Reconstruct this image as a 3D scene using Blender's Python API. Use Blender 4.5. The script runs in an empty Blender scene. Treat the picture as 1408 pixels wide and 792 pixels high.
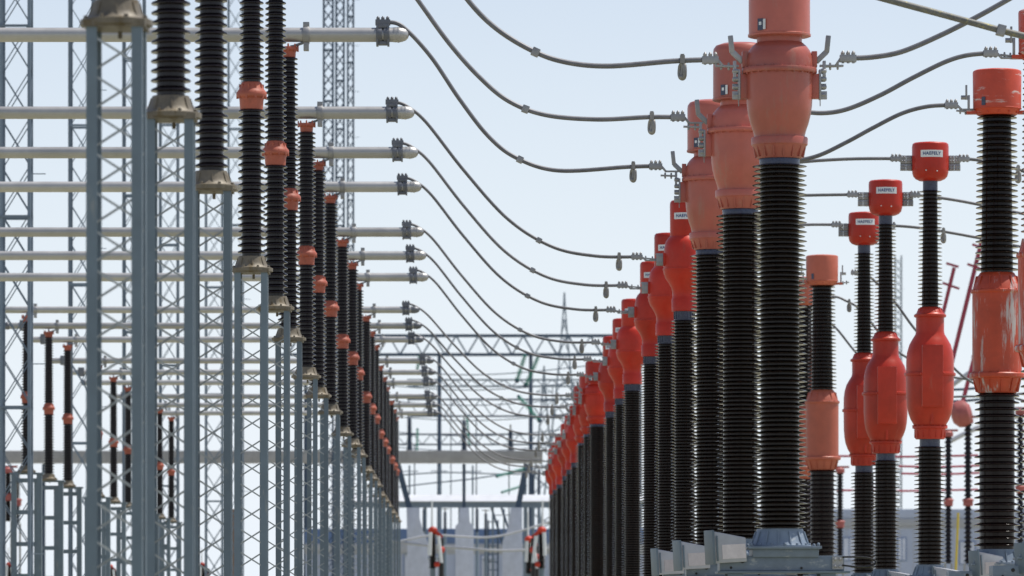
import bpy, bmesh, math, random
from mathutils import Vector, Matrix
random.seed(7)
R = math.radians
SC = bpy.context.scene
COL = SC.collection

# ------------------------------------------------------------------ camera, sky, sun, exposure
F_PX, VX, HY, D1, CAMH = 7380.0, 637.0, 855.0, 49.2, 1.7
cam = bpy.data.cameras.new('camera')
co = bpy.data.objects.new('camera', cam); COL.objects.link(co)
co.location = (0, 0, CAMH); co.rotation_euler = (R(90), 0, 0)
cam.sensor_width = 36.0; cam.lens = F_PX / 1408 * 36.0
cam.shift_x = (704 - VX) / 1408; cam.shift_y = (HY - 396) / 1408
cam.clip_start = 0.5; cam.clip_end = 20000
cam.dof.use_dof = True; cam.dof.focus_distance = 56; cam.dof.aperture_fstop = 5.6
SC.camera = co
w = bpy.data.worlds.new('World'); SC.world = w; w.use_nodes = True
nt = w.node_tree; bg = nt.nodes['Background']
sky = nt.nodes.new('ShaderNodeTexSky'); sky.sky_type = 'NISHITA'; sky.sun_disc = False
SUN_EL, SUN_AZ = R(65), R(68)
sky.sun_elevation = SUN_EL; sky.sun_rotation = SUN_AZ
sky.air_density = 1.0; sky.dust_density = 0.3; sky.ozone_density = 2.0; sky.altitude = 200
hs = nt.nodes.new('ShaderNodeHueSaturation'); hs.inputs['Saturation'].default_value = .75
mu = nt.nodes.new('ShaderNodeMix'); mu.data_type = 'RGBA'; mu.blend_type = 'MULTIPLY'; mu.inputs[0].default_value = 1; mu.inputs[7].default_value = (.93, .88, .90, 1)
nt.links.new(sky.outputs[0], hs.inputs['Color']); nt.links.new(hs.outputs[0], mu.inputs[6]); tcw = nt.nodes.new('ShaderNodeTexCoord'); sx = nt.nodes.new('ShaderNodeSeparateXYZ'); nt.links.new(tcw.outputs['Generated'], sx.inputs[0])
mr = nt.nodes.new('ShaderNodeMapRange'); mr.interpolation_type = 'SMOOTHSTEP'; mr.inputs[1].default_value = -.02; mr.inputs[2].default_value = .195; mr.inputs[3].default_value = .97; mr.inputs[4].default_value = 0
nt.links.new(sx.outputs[2], mr.inputs[0])
mh = nt.nodes.new('ShaderNodeMix'); mh.data_type = 'RGBA'; mh.inputs[7].default_value = (6.1, 6.65, 7.3, 1)      # pale summer haze low over the horizon
nt.links.new(mr.outputs[0], mh.inputs[0]); nt.links.new(mu.outputs[2], mh.inputs[6]); nt.links.new(mh.outputs[2], bg.inputs[0]); bg.inputs[1].default_value = 0.14
sl = bpy.data.lights.new('sun', 'SUN'); sl.energy = 4.6; sl.angle = R(0.5); sl.color = (1, .95, .87)
so = bpy.data.objects.new('sun', sl); COL.objects.link(so)
sd = Vector((math.sin(SUN_AZ) * math.cos(SUN_EL), math.cos(SUN_AZ) * math.cos(SUN_EL), math.sin(SUN_EL)))
so.rotation_euler = sd.to_track_quat('Z', 'Y').to_euler(); so.location = (20, 60, 60)
SC.view_settings.view_transform = 'Standard'; SC.view_settings.look = 'None'
SC.view_settings.exposure = 0.0; SC.view_settings.gamma = 1
SC.cycles.use_denoising = True
SC.cycles.max_bounces = 6
SC.cycles.sample_clamp_indirect = 6

def PT(x, y, r):      # point measured on the photograph, at the surveyed depth r
    return Vector(((x - VX) * r / 150, D1 * r, CAMH + (HY - y) * r / 150))

# ------------------------------------------------------------------ materials
def mat(name, col, rough=.5, metal=0., var=.12, vs=6., dirt=None, dirt_amt=.5, dirt_scale=(3, 3, 3), bump=0., coat=0., spec=.5):
    m = bpy.data.materials.new(name); m.use_nodes = True
    n = m.node_tree.nodes; l = m.node_tree.links; b = n['Principled BSDF']
    b.inputs['Roughness'].default_value = rough; b.inputs['Metallic'].default_value = metal
    b.inputs['Specular IOR Level'].default_value = spec
    if coat: b.inputs['Coat Weight'].default_value = coat; b.inputs['Coat Roughness'].default_value = .15
    tc = n.new('ShaderNodeTexCoord')
    oi = n.new('ShaderNodeObjectInfo')
    ad = n.new('ShaderNodeVectorMath'); ad.operation = 'MULTIPLY_ADD'
    l.new(tc.outputs['Object'], ad.inputs[0]); ad.inputs[1].default_value = (1, 1, 1)
    cb = n.new('ShaderNodeCombineXYZ'); ml = n.new('ShaderNodeMath'); ml.operation = 'MULTIPLY'; ml.inputs[1].default_value = 37
    l.new(oi.outputs['Random'], ml.inputs[0]); l.new(ml.outputs[0], cb.inputs[0]); l.new(ml.outputs[0], cb.inputs[2]); l.new(cb.outputs[0], ad.inputs[2])
    ns = n.new('ShaderNodeTexNoise'); ns.inputs['Scale'].default_value = vs; ns.inputs['Detail'].default_value = 6; ns.inputs['Roughness'].default_value = .65
    l.new(ad.outputs[0], ns.inputs['Vector'])
    rp = n.new('ShaderNodeValToRGB'); rp.color_ramp.elements[0].position = .3; rp.color_ramp.elements[1].position = .72
    c0 = [max(0, c * (1 - var)) for c in col]; c1 = [min(1, c * (1 + var)) for c in col]
    rp.color_ramp.elements[0].color = (*c0, 1); rp.color_ramp.elements[1].color = (*c1, 1)
    l.new(ns.outputs[0], rp.inputs[0]); out = rp.outputs[0]
    if dirt:
        mp = n.new('ShaderNodeMapping'); mp.inputs['Scale'].default_value = dirt_scale; l.new(ad.outputs[0], mp.inputs[0])
        n2 = n.new('ShaderNodeTexNoise'); n2.inputs['Scale'].default_value = 1; n2.inputs['Detail'].default_value = 8; n2.inputs['Roughness'].default_value = .7
        l.new(mp.outputs[0], n2.inputs['Vector'])
        r2 = n.new('ShaderNodeValToRGB'); p = 1 - dirt_amt
        r2.color_ramp.elements[0].position = max(0, p); r2.color_ramp.elements[1].position = min(1, p + .09)
        r2.color_ramp.elements[0].color = (0, 0, 0, 1); r2.color_ramp.elements[1].color = (1, 1, 1, 1)
        l.new(n2.outputs[0], r2.inputs[0])
        mx = n.new('ShaderNodeMix'); mx.data_type = 'RGBA'; mx.inputs[7].default_value = (*dirt, 1)
        l.new(r2.outputs[0], mx.inputs[0]); l.new(out, mx.inputs[6]); out = mx.outputs[2]
    vr = n.new('ShaderNodeMapRange'); vr.inputs[3].default_value = .86; vr.inputs[4].default_value = 1.12; l.new(oi.outputs['Random'], vr.inputs[0])
    vm = n.new('ShaderNodeHueSaturation'); l.new(vr.outputs[0], vm.inputs['Value']); l.new(out, vm.inputs['Color']); out = vm.outputs[0]
    l.new(out, b.inputs['Base Color'])
    rr = n.new('ShaderNodeMapRange'); rr.inputs[3].default_value = max(.03, rough - .08); rr.inputs[4].default_value = min(1, rough + .12)
    l.new(ns.outputs[0], rr.inputs[0]); l.new(rr.outputs[0], b.inputs['Roughness'])
    if bump:
        bp = n.new('ShaderNodeBump'); bp.inputs['Strength'].default_value = bump; bp.inputs['Distance'].default_value = .01
        l.new(ns.outputs[0], bp.inputs['Height']); l.new(bp.outputs[0], b.inputs['Normal'])
    return m

M = dict(
 shed=mat('brown_glazed_porcelain', (.013, .006, .0045), .12, vs=4, var=.25, spec=.24),
 shedL=mat('dark_brown_glazed_porcelain', (.012, .008, .009), .13, vs=4, var=.2, spec=.33),
 salmon=mat('faded_salmon_paint', (.47, .122, .088), .33, vs=2.2, var=.15, dirt=(.42, .155, .115), dirt_amt=.45, dirt_scale=(5, 5, 1.2)),
 red=mat('red_paint', (.50, .031, .015), .34, spec=.32, vs=2.2, var=.2, dirt=(.46, .045, .025), dirt_amt=.4, dirt_scale=(6, 6, 1.5)),
 redE=mat('dull_red_paint', (.48, .040, .019), .36, spec=.33, vs=2.2, var=.22, dirt=(.46, .075, .045), dirt_amt=.38, dirt_scale=(6, 6, 1.5)),
 orange=mat('weathered_orange_paint', (.54, .070, .026), .45, vs=5, var=.18, dirt=(.60, .53, .50), dirt_amt=.455, dirt_scale=(8, 8, 1.1)),
 orangeH=mat('scratched_orange_paint', (.56, .066, .026), .42, vs=5, var=.12, dirt=(.66, .60, .55), dirt_amt=.43, dirt_scale=(3.2, 3.2, 20)),
 orangeP=mat('plain_orange_paint', (.47, .115, .065), .45, vs=5, var=.12),
 flange=mat('rusty_orange_flange_paint', (.40, .10, .058), .5, vs=14, var=.2, dirt=(.30, .10, .06), dirt_amt=.42, dirt_scale=(14, 14, 14)),
 collar=mat('blue_grey_cement_collar', (.045, .055, .10), .25, vs=20, var=.25),
 steel=mat('painted_grey_green_steel', (.145, .19, .225), .48, .15, vs=5, var=.12, dirt=(.24, .26, .26), dirt_amt=.40, dirt_scale=(8, 8, 2), bump=.1),
 brace=mat('galvanised_brace_steel', (.36, .38, .38), .40, .5, vs=12, var=.2),
 cast=mat('lichen_stained_casting', (.175, .148, .105), .5, .1, vs=14, var=.25, dirt=(.13, .095, .045), dirt_amt=.47, dirt_scale=(9, 9, 4), bump=.25),
 basep=mat('pale_blue_grey_paint', (.19, .24, .30), .42, .1, vs=7, var=.15, dirt=(.40, .43, .44), dirt_amt=.42, dirt_scale=(5, 5, 12), bump=.1),
 box=mat('light_grey_box_paint', (.45, .46, .49), .5, .1, vs=9, var=.1),
 plate=mat('pinkish_aluminium_plate', (.58, .53, .53), .45, .2, vs=18, var=.1),
 alu=mat('weathered_aluminium', (.33, .33, .33), .42, .5, vs=8, var=.18, dirt=(.25, .21, .15), dirt_amt=.38, dirt_scale=(20, 20, 20)),
 tube=mat('aluminium_bus_tube', (.43, .425, .41), .40, .5, vs=3, var=.12, dirt=(.34, .32, .28), dirt_amt=.36, dirt_scale=(2, 14, 14)),
 clampd=mat('dark_aluminium_clamp', (.17, .178, .195), .45, .5, vs=10, var=.2),
 cable=mat('weathered_stranded_aluminium', (.17, .17, .18), .5, .3, vs=12, var=.2),
 cable2=mat('lichen_spotted_cable', (.17, .17, .155), .6, .25, vs=30, var=.3, dirt=(.36, .33, .12), dirt_amt=.44, dirt_scale=(14, 14, 14)),
 loop=mat('grey_loop_metal', (.30, .29, .27), .45, .4, vs=20, var=.25),
 black=mat('black_rubber', (.012, .012, .013), .45),
  sheet=mat('pale_roof_sheet', (.55, .57, .60), .6, vs=1, var=.1),
 white=mat('white_enamel', (.75, .77, .78), .4, var=.04),
 blue=mat('dark_blue_lettering', (.03, .06, .20), .5),
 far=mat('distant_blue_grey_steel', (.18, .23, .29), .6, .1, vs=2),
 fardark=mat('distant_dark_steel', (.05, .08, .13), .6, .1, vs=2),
 concrete=mat('pale_concrete', (.42, .41, .41), .8, vs=1.5, var=.15),
 teal=mat('teal_glass_discs', (.04, .34, .27), .3, spec=.6),
 bluew=mat('blue_cladding', (.12, .19, .36), .6, vs=.5),
 wall=mat('grey_render', (.46, .51, .64), .8, vs=.5, var=.08),
 glass=mat('dark_window_glass', (.10, .13, .17), .15),
 palepane=mat('pale_blinds_pane', (.55, .58, .68), .3, vs=2),
 pink=mat('maroon_paint', (.36, .035, .07), .45),
 pinkl=mat('pale_red_paint', (.38, .10, .09), .5),
 yellow=mat('yellow_paint', (.60, .45, .05), .5),
 brown=mat('brown_rusted_steel', (.22, .16, .13), .7),
 gravel=mat('pale_gravel', (.38, .35, .27), .95, vs=9, var=.25, dirt=(.20, .24, .06), dirt_amt=.50, dirt_scale=(.35, .35, .35), bump=.5),
 road=mat('asphalt', (.06, .06, .062), .9, vs=8, var=.2),
)

# ------------------------------------------------------------------ mesh builder
class MB:
    def __init__(s): s.v = []; s.f = []
    def add(s, vs, fs):
        o = len(s.v); s.v += [tuple(v) for v in vs]; s.f += [tuple(i + o for i in f) for f in fs]; return s
    def box(s, x0, x1, y0, y1, z0, z1, mtx=None):
        vs = [Vector((x, y, z)) for z in (z0, z1) for y in (y0, y1) for x in (x0, x1)]
        if mtx is not None: vs = [mtx @ v for v in vs]
        return s.add(vs, [(0, 2, 3, 1), (4, 5, 7, 6), (0, 1, 5, 4), (2, 6, 7, 3), (0, 4, 6, 2), (1, 3, 7, 5)])
    def lathe(s, prof, seg=32, c=(0, 0, 0), cap=True, mtx=None):
        vs = []; fs = []
        for r, z in prof:
            for i in range(seg):
                a = 2 * math.pi * i / seg
                v = Vector((r * math.cos(a), r * math.sin(a), z))
                if mtx is not None: v = mtx @ v
                vs.append(v + Vector(c))
        n = len(prof)
        up = prof[-1][1] > prof[0][1]
        for k in range(n - 1):
            for i in range(seg):
                j = (i + 1) % seg
                q = (k * seg + i, k * seg + j, (k + 1) * seg + j, (k + 1) * seg + i)
                fs.append(q if up else q[::-1])
        if cap:
            a = tuple(range(seg)); b = tuple(range((n - 1) * seg, n * seg))
            fs.append(a[::-1] if up else a); fs.append(b if up else b[::-1])
        return s.add(vs, fs)
    def bar(s, p, q, a, b=None, up=(0, 0, 1)):      # rectangular bar from p to q
        b = b or a; p = Vector(p); q = Vector(q); d = (q - p)
        if d.length < 1e-6: return s
        d.normalize(); u = Vector(up)
        if abs(d.dot(u)) > .98: u = Vector((0, 1, 0))
        x = d.cross(u).normalized(); y = x.cross(d).normalized()
        vs = [e + x * sx * a / 2 + y * sy * b / 2 for e in (p, q) for sx, sy in ((-1, -1), (1, -1), (1, 1), (-1, 1))]
        return s.add(vs, [(0, 1, 2, 3), (7, 6, 5, 4), (0, 4, 5, 1), (1, 5, 6, 2), (2, 6, 7, 3), (3, 7, 4, 0)])
    def rod(s, p, q, r, seg=10, r2=None):
        p = Vector(p); q = Vector(q); d = q - p
        m = Matrix.Translation(p) @ d.to_track_quat('Z', 'Y').to_matrix().to_4x4()
        return s.lathe([(r, 0), (r if r2 is None else r2, d.length)], seg, mtx=m)
    def tube(s, pts, r, seg=10):
        pts = [Vector(p) for p in pts]; vs = []; fs = []
        for i, p in enumerate(pts):
            d = (pts[min(i + 1, len(pts) - 1)] - pts[max(i - 1, 0)]).normalized()
            u = Vector((0, 1, 0)) if abs(d.y) < .9 else Vector((0, 0, 1))
            x = d.cross(u).normalized(); y = x.cross(d)
            for k in range(seg):
                a = 2 * math.pi * k / seg
                vs.append(p + x * r * math.cos(a) + y * r * math.sin(a))
        for i in range(len(pts) - 1):
            for k in range(seg):
                j = (k + 1) % seg
                fs.append((i * seg + k, i * seg + j, (i + 1) * seg + j, (i + 1) * seg + k))
        fs.append(tuple(range(seg))[::-1]); fs.append(tuple(range((len(pts) - 1) * seg, len(pts) * seg)))
        return s.add(vs, fs)
    def ball(s, c, r, seg=16, sz=1.):
        pr = [(max(.001, r * math.sin(math.pi * i / 8)), -r * sz * math.cos(math.pi * i / 8)) for i in range(9)]
        return s.lathe(pr, seg, c=c)
    def build(s, name, m, parent=None, bevel=0, ang=32):
        me = bpy.data.meshes.new(name); me.from_pydata(s.v, [], s.f); me.update()
        bm = bmesh.new(); bm.from_mesh(me)
        if bevel:
            bm.normal_update()
            es = [e for e in bm.edges if len(e.link_faces) == 2 and e.calc_face_angle(0) > .6]
            bmesh.ops.bevel(bm, geom=es, offset=bevel, segments=2, affect='EDGES', profile=.6, clamp_overlap=True)
        bmesh.ops.recalc_face_normals(bm, faces=bm.faces)
        bm.to_mesh(me); bm.free()
        me.shade_smooth(); me.set_sharp_from_angle(angle=R(ang))
        me.materials.append(M[m] if isinstance(m, str) else m)
        o = bpy.data.objects.new(name, me); COL.objects.link(o)
        if parent: o.parent = parent
        return o

def tag(o, label, cat, group=None, kind=None):
    if label: o['label'] = label
    if cat: o['category'] = cat
    if group: o['group'] = group
    if kind: o['kind'] = kind
    return o
def thing(name, label, cat, loc=(0, 0, 0), group=None):
    o = bpy.data.objects.new(name, None); COL.objects.link(o); o.location = loc; o.empty_display_size = .3
    return tag(o, label, cat, group)
def dup(root, loc, label, parent=None):
    c = root.copy(); COL.objects.link(c)
    if parent is None:
        c['label'] = label
        if loc is not None: c.location = loc
    else: c.parent = parent
    for ch in KIDS(root): dup(ch, None, None, c)
    return c
def KIDS(o): return [x for x in o.children]

# ------------------------------------------------------------------ setting
g = MB(); g.add([(-4000, -400, 0), (4000, -400, 0), (4000, 12000, 0), (-4000, 12000, 0)], [(0, 1, 2, 3)])
tag(g.build('ground', 'gravel'), 'pale gravel switchyard ground with patches of grass', 'ground', kind='structure')
g = MB(); g.box(-1.1, 1.5, -20, 150, 0.004, .03); tag(g.build('service_road', 'road'), 'narrow asphalt service road between equipment rows', 'road', kind='structure')

# ------------------------------------------------------------------ generic pieces
def sheds(z_top, z_bot, rc0, rc1, rs0, rs1, n, alt=0., droop=.22, thick=.30, seg=36):
    """profile going downward from z_top; rc/rs change linearly from top to bottom; n sheds; every second one smaller by alt"""
    p = (z_top - z_bot) / n; pr = []
    for i in range(n):
        t = i / max(1, n - 1); rc = rc0 + (rc1 - rc0) * t; rs = rs0 + (rs1 - rs0) * t - (alt if i % 2 else 0)
        z = z_top - i * p; w_ = rs - rc
        th = thick * p; d = droop * p
        pr += [(rc, z), (rc + .12 * w_, z - .08 * p), (rs - .28 * w_, z - .12 * p - d * .7), (rs - .08 * w_, z - .15 * p - d), (rs, z - .15 * p - d - th * .30), (rs - .012 * w_, z - .15 * p - d - th * .52),
               (rs - .12 * w_, z - .15 * p - d - th * .70), (rs - .32 * w_, z - .15 * p - d * .8 - th * .76), (rc + .14 * w_, z - .13 * p - th), (rc, z - .2 * p - th)]
    pr.append((rc1, z_bot))
    return MB().lathe(pr, seg)

def ring_of(mb, n, rad, z, size, h=None, a0=0.):
    for i in range(n):
        a = a0 + 2 * math.pi * i / n
        mb.lathe([(size, z), (size, z + (h or size)), (size * .6, z + (h or size) * 1.15)], 6, c=(rad * math.cos(a), rad * math.sin(a), 0))
def ribs(mb, n, r0, z0, r1, z1, t, deep, a0=.1):     # fins on a cone between (r0,z0) and (r1,z1)
    for i in range(n):
        a = a0 + 2 * math.pi * i / n; c, s = math.cos(a), math.sin(a)
        u = Vector((c, s, 0)); v = Vector((-s, c, 0)) * t / 2
        rm = max(r0, r1)
        A = [u * (r0 - .01) + Vector((0, 0, z0)), u * (r1 - .01) + Vector((0, 0, z1)), u * (rm if r1 > r0 else r1 + deep) + Vector((0, 0, z1)), u * (rm if r0 > r1 else r0 + deep) + Vector((0, 0, z0))]
        mb.add([p - v for p in A] + [p + v for p in A], [(0, 1, 2, 3), (7, 6, 5, 4), (0, 4, 5, 1), (1, 5, 6, 2), (2, 6, 7, 3), (3, 7, 4, 0)])

def lattice(mb, wx, wy, z0, z1, leg, bar, pitch, fill=.85, cx=0, cy=0, taper=1., cross=True, faces='xxyy'):
    """four corner legs made of angle iron, with crossed flat bars on the four faces"""
    t = leg * .16
    for sx in (-1, 1):
        for sy in (-1, 1):
            def P(zz):
                k = 1 + (taper - 1) * (zz - z0) / (z1 - z0)
                return Vector((cx + sx * wx / 2 * k, cy + sy * wy / 2 * k, zz))
            a, b = P(z0), P(z1)
            ox = Vector((-sx * leg / 2, -sy * t / 2, 0)); oy = Vector((-sx * t / 2, -sy * (leg / 2 + t / 2), 0))
            mb.add([a + Vector((0, 0, 0)), a + Vector((-sx * leg, 0, 0)), a + Vector((-sx * leg, -sy * t, 0)), a + Vector((-sx * t, -sy * t, 0)), a + Vector((-sx * t, -sy * leg, 0)), a + Vector((0, -sy * leg, 0)),
                    b, b + Vector((-sx * leg, 0, 0)), b + Vector((-sx * leg, -sy * t, 0)), b + Vector((-sx * t, -sy * t, 0)), b + Vector((-sx * t, -sy * leg, 0)), b + Vector((0, -sy * leg, 0))],
                   [(0, 1, 7, 6), (1, 2, 8, 7), (2, 3, 9, 8), (3, 4, 10, 9), (4, 5, 11, 10), (5, 0, 6, 11), (0, 5, 4, 3, 2, 1), (6, 7, 8, 9, 10, 11)])
def braces(mb, wx, wy, z0, z1, bar, pitch, fill=.85, cx=0, cy=0, taper=1., inset=.004, cross=True):
    n = max(1, int(round((z1 - z0) / pitch))); pitch = (z1 - z0) / n; k = 0
    for i in range(n):
        za = z0 + i * pitch + pitch * (1 - fill) / 2; zb = za + pitch * fill
        ka = 1 + (taper - 1) * (za - z0) / (z1 - z0); kb = 1 + (taper - 1) * (zb - z0) / (z1 - z0)
        for s in (-1, 1):
            y = s * (wy / 2 + inset); x = s * (wx / 2 + inset)
            ln = [((-wx / 2 * ka, y * ka, za), (wx / 2 * kb, y * kb, zb)), ((wx / 2 * ka, y * ka - s * bar * .4, za), (-wx / 2 * kb, y * kb - s * bar * .4, zb))]
            l2 = [((x * ka, -wy / 2 * ka, za), (x * kb, wy / 2 * kb, zb)), ((x * ka - s * bar * .4, wy / 2 * ka, za), (x * kb - s * bar * .4, -wy / 2 * kb, zb))]
            if cross == 'split': ln = [((wx / 2 * ka, y * ka, za), (-wx / 2 * kb, y * kb, zb)) if s < 0 else ((-wx / 2 * ka, y * ka, za), (wx / 2 * kb, y * kb, zb))]; l2 = [l2[0] if s < 0 else l2[1]]
            elif not cross: ln = [ln[i % 2]]; l2 = [l2[(i + 1) % 2]]
            for (a, b) in ln: mb.bar(Vector(a) + Vector((cx, cy, 0)), Vector(b) + Vector((cx, cy, 0)), bar, bar * .3, up=(0, 1, 0))
            for (a, b) in l2: mb.bar(Vector(a) + Vector((cx, cy, 0)), Vector(b) + Vector((cx, cy, 0)), bar, bar * .3, up=(1, 0, 0))

def curved_text(body, size_w, rad, zc, parent, ang0=-math.pi / 2):
    cu = bpy.data.curves.new('lettering_curve', 'FONT'); cu.body = body; cu.size = 1; cu.align_x = 'CENTER'; cu.align_y = 'CENTER'; cu.offset = .03
    cu.space_character = 1.12; cu.resolution_u = 2
    o = bpy.data.objects.new('tmp', cu); COL.objects.link(o)
    dg = bpy.context.evaluated_depsgraph_get(); dg.update()
    me = bpy.data.meshes.new_from_object(o.evaluated_get(dg)); bpy.data.objects.remove(o)
    xs = [v.co.x for v in me.vertices]; sc = size_w / (max(xs) - min(xs)); mid = (max(xs) + min(xs)) / 2
    for v in me.vertices:
        a = ang0 + (v.co.x - mid) * sc / rad
        v.co = Vector((rad * math.cos(a), rad * math.sin(a), zc + v.co.y * sc * 1.05))
    me.materials.clear(); me.materials.append(M['blue'])
    q = bpy.data.objects.new('lettering', me); COL.objects.link(q); q.parent = parent; return q
def name_plate(parent, rad, zc, wd, ht, ang0=-math.pi / 2):
    mb = MB(); n = 10; vs = []; fs = []
    for i in range(n + 1):
        a = ang0 + (i / n - .5) * wd / rad
        for rr in (rad - .004, rad + .003):
            for z in (zc - ht / 2, zc + ht / 2): vs.append((rr * math.cos(a), rr * math.sin(a), z))
    for i in range(n):
        b = i * 4
        fs += [(b + 2, b + 6, b + 7, b + 3), (b, b + 1, b + 5, b + 4), (b + 1, b + 3, b + 7, b + 5), (b, b + 4, b + 6, b + 2)]
    fs += [(0, 2, 3, 1), (n * 4, n * 4 + 1, n * 4 + 3, n * 4 + 2)]
    mb.add(vs, fs); pl = mb.build('name_plate', 'white', parent)
    curved_text('HAEFELY', wd * .80, rad + .0055, zc, pl, ang0)

def sleeve(mb, c, L, r, s=1, tilt=0.):       # bolted cable clamp along X
    c = Vector(c)
    mb.box(c.x - L / 2, c.x + L / 2, c.y - r * 1.15, c.y + r * 1.15, c.z - r * 1.1, c.z + r * .9)
    for i in (-1, 0, 1):
        x = c.x + i * L * .32
        mb.lathe([(L * .11, c.z + r * .9), (L * .12, c.z + r * 1.5), (L * .07, c.z + r * 1.9), (L * .035, c.z + r * 2.1)], 8, c=(x, c.y - r * .55, 0))
        mb.lathe([(L * .11, c.z + r * .9), (L * .12, c.z + r * 1.5), (L * .07, c.z + r * 1.8)], 8, c=(x, c.y + r * .6, 0))
        mb.lathe([(L * .09, c.z - r * 1.5), (L * .09, c.z - r * 1.1)], 6, c=(x, c.y - r * .55, 0))
def link_bar(mb, p, q, wdt, t):              # flat palm with two bolts
    mb.bar(p, q, wdt, t)
    p = Vector(p); q = Vector(q)
    for f in (.3, .7):
        c = p.lerp(q, f)
        for dz in (-1, 1): mb.lathe([(.011, c.z + dz * t * .5), (.011, c.z + dz * (t * .5 + .018)), (.006, c.z + dz * (t * .5 + .026))], 6, c=(c.x, c.y, 0))

def smooth_path(pts, n=10):
    pts = [Vector(p) for p in pts]; out = []
    for i in range(len(pts) - 1):
        p0 = pts[max(i - 1, 0)]; p1 = pts[i]; p2 = pts[i + 1]; p3 = pts[min(i + 2, len(pts) - 1)]
        for k in range(n):
            t = k / n
            out.append(.5 * ((2 * p1) + (p2 - p0) * t + (2 * p0 - 5 * p1 + 4 * p2 - p3) * t * t + (3 * p1 - p0 - 3 * p2 + p3) * t ** 3))
    out.append(pts[-1]); return out

# depth ratios of the phases, bay by bay
RB = [(.585, .692, .807), (.995, 1.117, 1.239), (1.4286, 1.550, 1.672), (1.866, 1.986, 2.110), (2.331, 2.457, 2.577), (2.786, 2.915, 3.04), (3.226, 3.356, 3.484)]
ORD = ['nearest', 'second', 'third', 'fourth', 'fifth', 'sixth', 'seventh', 'eighth', 'ninth', 'tenth', 'eleventh', 'twelfth', 'thirteenth', 'fourteenth', 'fifteenth', 'sixteenth', 'seventeenth', 'eighteenth', 'nineteenth', 'twentieth', 'twenty-first']

# ------------------------------------------------------------------ common equipment base (x,z in metres; zt = height of insulator foot)
def equipment_base(root, zt, k, r_ins, box=True, loop=True, plate=(-.56, .57), tilt=R(14), bx=-.49):
    mb = MB(); z1 = zt - .155 * k
    mb.lathe([(r_ins + .01, zt + .006), (r_ins + .015, zt - .01), (r_ins + .05, z1 + .045), (r_ins + .07, z1 + .012), (r_ins + .085, z1 + .01), (r_ins + .085, z1)], 40)
    ribs(mb, 14, r_ins + .012, zt - .02, r_ins + .075, z1 + .01, .012, .02)
    ring_of(mb, 14, r_ins + .07, z1 + .008, .011, .018, .33)
    mb.build('base_casting', 'basep', root)
    mb = MB(); mb.box(-.31, .36, -.31, .31, z1 - .026, z1 - .001)
    mb.box(-.265, .335, -.26, .26, z1 - .10, z1 - .024)
    mb.box(plate[0], plate[1], -.22, .22, z1 - .225, z1 - .088)
    for sx, sy in ((-.28, -.28), (.33, -.28), (-.28, .28), (.33, .28), (.03, -.285)):
        mb.lathe([(.016, z1), (.016, z1 + .02), (.01, z1 + .03)], 6, c=(sx, sy, 0))
    mb.build('base_frame', 'basep', root, bevel=.006)
    mb = MB()
    for x, zz, rr in ((-.355, -.135, .020), (-.46, -.195, .012), (.18, -.20, .012)): mb.lathe([(rr, 0), (rr, .006)], 14, mtx=Matrix.Translation((x, -.2205, z1 + zz)) @ Matrix.Rotation(R(90), 4, 'X'))
    mb.build('dark_hole_discs', 'black', root)  # flat black discs, painted shade standing in for open holes in the frame
    if box:
        T = Matrix.Translation((bx, -.20, z1 - .15)) @ Matrix.Rotation(tilt, 4, 'Z') @ Matrix.Rotation(R(-3), 4, 'Y')
        mb = MB(); W, D, H = .15, .12, .25
        vs = [(-W, -D, 0), (W, -D, 0), (W, D, 0), (-W, D, 0), (-W, -D, H + .04), (W, -D, H - .03), (W, D, H - .03), (-W, D, H + .04)]
        mb.add([T @ Vector(v) for v in vs], [(3, 2, 1, 0), (4, 5, 6, 7), (0, 1, 5, 4), (1, 2, 6, 5), (2, 3, 7, 6), (3, 0, 4, 7)])
        tb = mb.build('terminal_box', 'box', root, bevel=.012)
        mb = MB(); mb.box(-W - .022, -W - .001, -D - .012, D + .012, -.01, H + .052, mtx=T)
        mb.box(-W + .012, -W + .03, -D - .012, -D - .001, .02, H, mtx=T)
        mb.build('lid', 'steel', tb, bevel=.005)
        mb = MB(); mb.box(-W * .55, W * .93, -D - .005, -D - .0005, .035, H * .66, mtx=T); mb.build('cover_plate', 'plate', tb)
    if loop:
        mb = MB(); mb.box(.46, plate[1] - .01, -.235, -.223, z1 - .21, z1 - .095)
        for a in (.485, .53):
            for b in (-.12, -.185): mb.lathe([(.014, 0), (.014, .016), (.008, .02)], 8, mtx=Matrix.Translation((a, -.236, z1 + b)) @ Matrix.Rotation(R(90), 4, 'X'))
        mb.build('earthing_plate', 'alu', root)
        mb = MB(); mb.tube(smooth_path([(plate[1] - .02, -.245, z1 - .10), (.70, -.25, z1 - .10), (.80, -.25, z1 - .112), (.855, -.25, z1 - .15), (.80, -.25, z1 - .185), (.70, -.25, z1 - .19), (plate[1] - .02, -.245, z1 - .175)], 6), .0085, 8)
        mb.build('earthing_cable', 'black', root)
    # support stand down to the ground
    zs = z1 - .225
    mb = MB(); mb.box(-.58, .62, -.27, .27, zs - .022, zs - .002)
    for x in (-.42, .42):
        mb.box(x - .07, x + .07, -.25, -.235, .02, zs - .024); mb.box(x - .07, x + .07, .235, .25, .02, zs - .024); mb.box(x - .006, x + .006, -.234, .234, .02, zs - .024)
        mb.box(x - .16, x + .16, -.34, .34, .0, .019)
    for z in (.5, zs * .55): mb.box(-.352, .352, -.248, -.23, z, z + .07); mb.box(-.352, .352, .23, .248, z, z + .07)
    mb.build('support_stand', 'steel', root, bevel=.003)

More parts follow.
